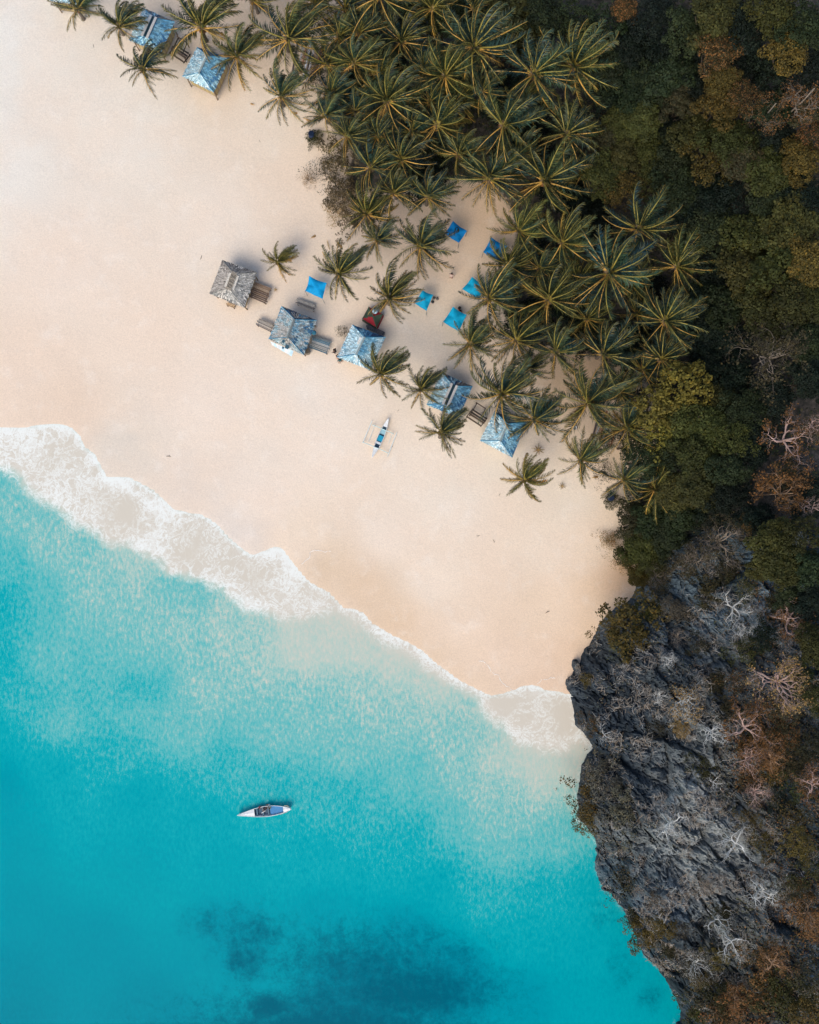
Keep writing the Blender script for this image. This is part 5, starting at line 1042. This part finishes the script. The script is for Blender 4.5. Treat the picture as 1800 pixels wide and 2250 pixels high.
# ------------------------------------------------------------------ people
def skinned(joints, edges, radii, lv=1):
    me_ = bpy.data.meshes.new('body'); me_.from_pydata(joints, edges, []); o = bpy.data.objects.new('tmp', me_); COL.objects.link(o)
    md = o.modifiers.new('s', 'SKIN'); sv = me_.skin_vertices[0].data
    for i, r in enumerate(radii): sv[i].radius = (r, r) if not isinstance(r, tuple) else r
    sv[0].use_root = True; ss = o.modifiers.new('u', 'SUBSURF'); ss.levels = lv
    dg = bpy.context.evaluated_depsgraph_get(); dg.update(); ev = o.evaluated_get(dg); m2 = bpy.data.meshes.new_from_object(ev); bpy.data.objects.remove(o); return m2
def person(px, py, rz, lab, pose, shirt, pants, skin=(.30, .17, .11), hair=(.012, .010, .010), zoff=None, xy=None):
    if xy: x0, y0, z0 = xy
    else: x0, y0, z0 = at(px, py, 1.0)
    t = thing('person', lab, 'person', (x0, y0, z0), rz, None)
    hz = .92 if pose == 'stand' else .14
    t.scale = (.64, .64, .64) if xy else (1, 1, 1)
    J = [(0, 0, hz), (0, 0, hz + .25), (.02, 0, hz + .47), (.03, 0, hz + .58), (.06, 0, hz + .68), (.07, 0, hz + .80)]; Rr = [.13, .12, (.10, .15), .055, .085, .07]; E = [(0, 1), (1, 2), (2, 3), (3, 4), (4, 5)]
    def chain(root, pts, rs):
        k = root
        for p, r in zip(pts, rs): J.append(p); Rr.append(r); E.append((k, len(J) - 1)); k = len(J) - 1
        return k
    for sg in (-1, 1):
        e = (.05, sg * .26, hz + .22) if pose == 'stand' else (.14, sg * .25, hz + .25); w_ = (.16, sg * .26, hz + .02) if pose == 'stand' else (.34, sg * .16, hz + .18)
        k = chain(2, [(.02, sg * .19, hz + .46), e, w_], [.055, .042, .030]); wv = Vector(w_)
        J.append(tuple(wv + Vector((.05, 0, -.05)))); Rr.append(.032); E.append((k, len(J) - 1)); pl = len(J) - 1
        for f in range(4): chain(pl, [tuple(wv + Vector((.09 + .005 * f, (f - 1.5) * .018, -.09 - .004 * f))), tuple(wv + Vector((.10, (f - 1.5) * .018, -.125)))], [.009, .008])
        chain(pl, [tuple(wv + Vector((.07, -sg * .045, -.06)))], [.010])
        if pose == 'stand': chain(0, [(0, sg * .09, hz - .06), (.03 * sg, sg * .10, .50), (-.02 * sg, sg * .11, .08), (.13 - .02 * sg, sg * .12, .045)], [.09, .065, .045, .035])
        else: chain(0, [(.06, sg * .09, hz - .02), (.45, sg * .13, hz + .16), (.60, sg * .12, .06), (.72, sg * .12, .05)], [.09, .065, .045, .035])
    me_ = skinned(J, E, Rr, 2 if False else 1); me_.materials.clear(); me_.materials.append(M['skin'])
    ca = me_.color_attributes.new('Col', 'FLOAT_COLOR', 'POINT')
    for v in me_.vertices:
        z = v.co.z; c = skin
        if (pose == 'stand' and z < hz + .02 and z > .45 and abs(v.co.y) < .2) or (pose != 'stand' and z < hz + .16 and v.co.x < .42 and abs(v.co.y) < .2): c = pants
        ca.data[v.index].color = (*c, 1)
    link('body', me_, t)
    m = MB(); cx = [(0, 0, hz + .02), (0, 0, hz + .2), (.01, 0, hz + .36), (.02, 0, hz + .5), (.02, 0, hz + .545)]
    V = []; n = 12
    for (a, b_, c_), rx, ry in zip(cx, (.15, .135, .14, .12, .07), (.19, .17, .20, .20, .09)):
        for j in range(n): V.append((a + rx * math.cos(6.283 * j / n), b_ + ry * math.sin(6.283 * j / n), c_))
    m.add(V, [(i * n + j, i * n + (j + 1) % n, (i + 1) * n + (j + 1) % n, (i + 1) * n + j) for i in range(4) for j in range(n)] + [tuple(range(4 * n, 5 * n))], 0, shirt)
    for sg in (-1, 1): m.tube([(.02, sg * .16, hz + .47), (.04, sg * .25, hz + .30)], [.075, .062], 8, 0, shirt)
    link('shirt', m.mesh('shirt', [M['skin']], True), t)
    m = MB(); m.ball((.045, 0, hz + .775), .108, 0, hair, 10, 1.0); link('hair', m.mesh('hair', [M['skin']], True), t)
    return t
person(736, 772, 2.6, 'person in black standing just left of the middle blue hut', 'stand', (.02, .02, .025), (.03, .03, .04)); person(747, 791, 5.2, 'person in dark teal top at the lower left corner of the middle blue hut', 'stand', (.02, .10, .11), (.02, .02, .03))
person(741, 783, .8, 'bare armed person seated on sand between two others by the blue hut', 'sit', (.35, .20, .14), (.03, .03, .05)); person(992, 606, 1.2, 'person with dark hair walking alone across the sandy clearing', 'stand', (.55, .42, .36), (.25, .05, .04))
person(1013, 681, 3.9, 'person in red sitting at the upper corner of the largest teal canopy', 'sit', (.30, .04, .03), (.04, .04, .05))
for px, py, rz, sh_, lab in ((568, 1778, 0, (.60, .12, .13), 'person in pink red top in front part of the floating boat'), (577, 1784, .5, (.55, .42, .35), 'person in beige top near the lower gunwale of the floating boat'),
                            (590, 1774, 3.3, (.70, .70, .70), 'person in white top in the middle of the floating boat'), (592, 1779, 2.8, (.28, .32, .22), 'person in olive top beside the blue tarp of the floating boat')):
    x_, y_ = ray(px, py, .9); person(px, py, rz, lab, 'sit', sh_, (.03, .05, .08), xy=(x_, y_, .12))

# ------------------------------------------------------------------ small things
def barrel(px, py, c, lab, r=.30, h=.85, nm='barrel'):
    x, y, z = at(px, py, h); t = thing(nm, lab, 'barrel', (x, y, z))
    m = MB(); m.tube([(0, 0, 0), (0, 0, h * .25), (0, 0, h * .5), (0, 0, h * .75), (0, 0, h)], [r * .88, r, r * 1.02, r, r * .88], 16, 0, c); link('drum', m.mesh('drum', [M['paint']], True), t)
    m = MB(); m.tube([(0, 0, h), (0, 0, h + .03)], [r * .9, r * .9], 16, 0, tuple(v * .6 for v in c)); m.tube([(r * .5, 0, h + .03), (r * .5, 0, h + .06)], [.05, .05], 8, 0, tuple(v * 1.4 for v in c)); link('lid', m.mesh('lid', [M['paint']]), t)
barrel(674, 771, (.16, .13, .09), 'round brown barrel at the right corner of the largest hut', .32, .9); barrel(684, 293, (.010, .025, .07), 'dark blue barrel in a tiny bush below the upper palms', .34, .9); barrel(1344, 1094, (.010, .025, .07), 'dark blue barrel in a tiny bush below the lower palms', .34, .9)
def pile(px, py, rz, lab):
    x, y, z = at(px, py, .4); t = thing('timber_pile', lab, 'timber', (x, y, z), rz, 'timber piles under the palms'); R = np.random.default_rng(int(px))
    for i in range(9):
        m = MB(); L = R.uniform(2.2, 4.2); yy = (i - 4) * .28 + R.normal(0, .05); c = [(.34, .15, .09), (.45, .30, .20), (.50, .47, .45), (.10, .08, .08), (.60, .62, .66)][i % 5]
        m.beam((-L / 2, yy, .12 + .1 * (i % 3)), (L / 2, yy + R.normal(0, .15), .25 + .1 * (i % 2)), R.uniform(.12, .22), .06, 0, c); link('board', m.mesh('board', [M['wood']]), t)
pile(672, 135, 1.35, 'pile of reddish and white boards under palms near the top'); pile(1330, 945, 1.3, 'pile of reddish and white boards under the lower palms')
for px, py, lab in ((607, 139, 'small white bucket on the sand near the upper timber pile'), (1263, 940, 'small white bucket on the sand near the lower timber pile')):
    x, y, z = at(px, py, .3); m = MB(); m.tube([(0, 0, 0), (0, 0, .35)], [.17, .23], 14, 0, (.75, .77, .78), cap=False); m.tube([(0, 0, .02), (0, 0, .04)], [.17, .17], 14, 0, (.6, .62, .63)); o = link('bucket', m.mesh('bucket', [M['paint']], True), None, (x, y, z)); tag(o, lab, 'bucket', 'white buckets')
for i, (px, py, c, lab) in enumerate([(954, 654, (.10, .09, .08), 'dark bag nearest the right corner of the half hidden teal canopy'), (961, 656, (.16, .15, .14), 'grey bag a step right of the half hidden teal canopy'), (951, 663, (.05, .05, .05), 'black bag below two others by the half hidden teal canopy'),
                                      (1010, 676, (.08, .07, .06), 'dark bag behind the person in red'), (1056, 648, (.5, .48, .45), 'pale bag at the lower corner of the canopy under a frond')]):
    x, y, z = at(px, py, .2); m = MB(); m.ball((0, 0, .12), .17, 0, c, 8, .7); m.ball((.10, .04, .16), .10, 0, tuple(v * .8 for v in c), 6, .8); m.tube([(-.1, 0, .2), (0, 0, .30), (.1, 0, .2)], [.015] * 3, 4, 0, c); o = link('bag', m.mesh('bag', [M['cloth']], True), None, (x, y, z), (0, 0, i * 1.1)); tag(o, lab, 'bag', 'bags left on the sand')
tw = MB(); tw.tube([(-.3, 0, .03), (-.05, .03, .05), (.3, -.02, .03)], [.015, .03, .012], 5, 0, (.12, .08, .05)); tw.tube([(.02, .02, .05), (.15, .12, .06)], [.015, .008], 4, 0, (.12, .08, .05)); twm = tw.mesh('driftwood', [M['wood']])
for i, (px, py, s_, lab) in enumerate([(371, 1003, .9, 'stick of driftwood on the sand above the surf at the left'), (206, 101, .6, 'tiny stick on sand left below the topmost palm pair'), (1051, 1177, .7, 'small stick nearest the middle of the lower beach'), (1085, 1189, .7, 'small stick right of another on the lower beach'),
                                       (1203, 1345, .9, 'brown stick on the sand left of the round rock shrub'), (571, 310, .5, 'tiny dark stick on sand below the upper beach palms'), (875, 902, .5, 'tiny stick above the outrigger boat'), (862, 981, .5, 'tiny stick at the right of the outrigger boat'), (1098, 1087, .6, 'dark stick left below the lowest beach palm'), (690, 565, .8, 'thin stick above the bright blue canopy'), (442, 566, .8, 'thin stick on sand left of the grey hut')]):
    x, y, z = at(px, py, 0); o = link('driftwood', twm, None, (x, y, z + .01), (0, 0, i * 1.7), (s_, s_, s_)); tag(o, lab, 'driftwood', 'sticks scattered on the sand')

# thin foam traces left on the wet sand by the last wave: not countable
R9 = np.random.default_rng(9); m = MB()
for line in ([(664, 1240), (672, 1230), (680, 1226), (683, 1212), (692, 1209), (712, 1212), (735, 1210)], [(1053, 1452), (1062, 1453), (1072, 1462), (1082, 1478), (1095, 1484), (1102, 1500), (1118, 1510), (1128, 1520)], [(1180, 1503), (1192, 1494), (1206, 1490), (1222, 1489)]):
    P2 = []
    for a, b_ in zip(line[:-1], line[1:]):
        for i in range(6): P2.append((a[0] + (b_[0] - a[0]) * i / 6 + R9.normal(0, .9), a[1] + (b_[1] - a[1]) * i / 6 + R9.normal(0, .9)))
    for a, b_ in zip(P2[:-1], P2[1:]):
        if R9.random() < .12: continue
        xa, ya, za = at(a[0], a[1], 0, 4); xb, yb, zb = at(b_[0], b_[1], 0, 4); w = R9.uniform(.015, .045)
        d = Vector((xb - xa, yb - ya, 0)); d.normalize(); q = Vector((-d.y, d.x, 0)) * w
        m.add([Vector((xa, ya, za + .02)) - q, Vector((xb, yb, zb + .02)) - q, Vector((xb, yb, zb + .03)) + q, Vector((xa, ya, za + .03)) + q], [(0, 1, 2, 3)], 0, (.80, .74, .66))
o = link('foam_trace', m.mesh('foam_trace', [M['cloth']])); o['kind'] = 'stuff'; o['label'] = 'thin broken foam lines left on the wet sand'
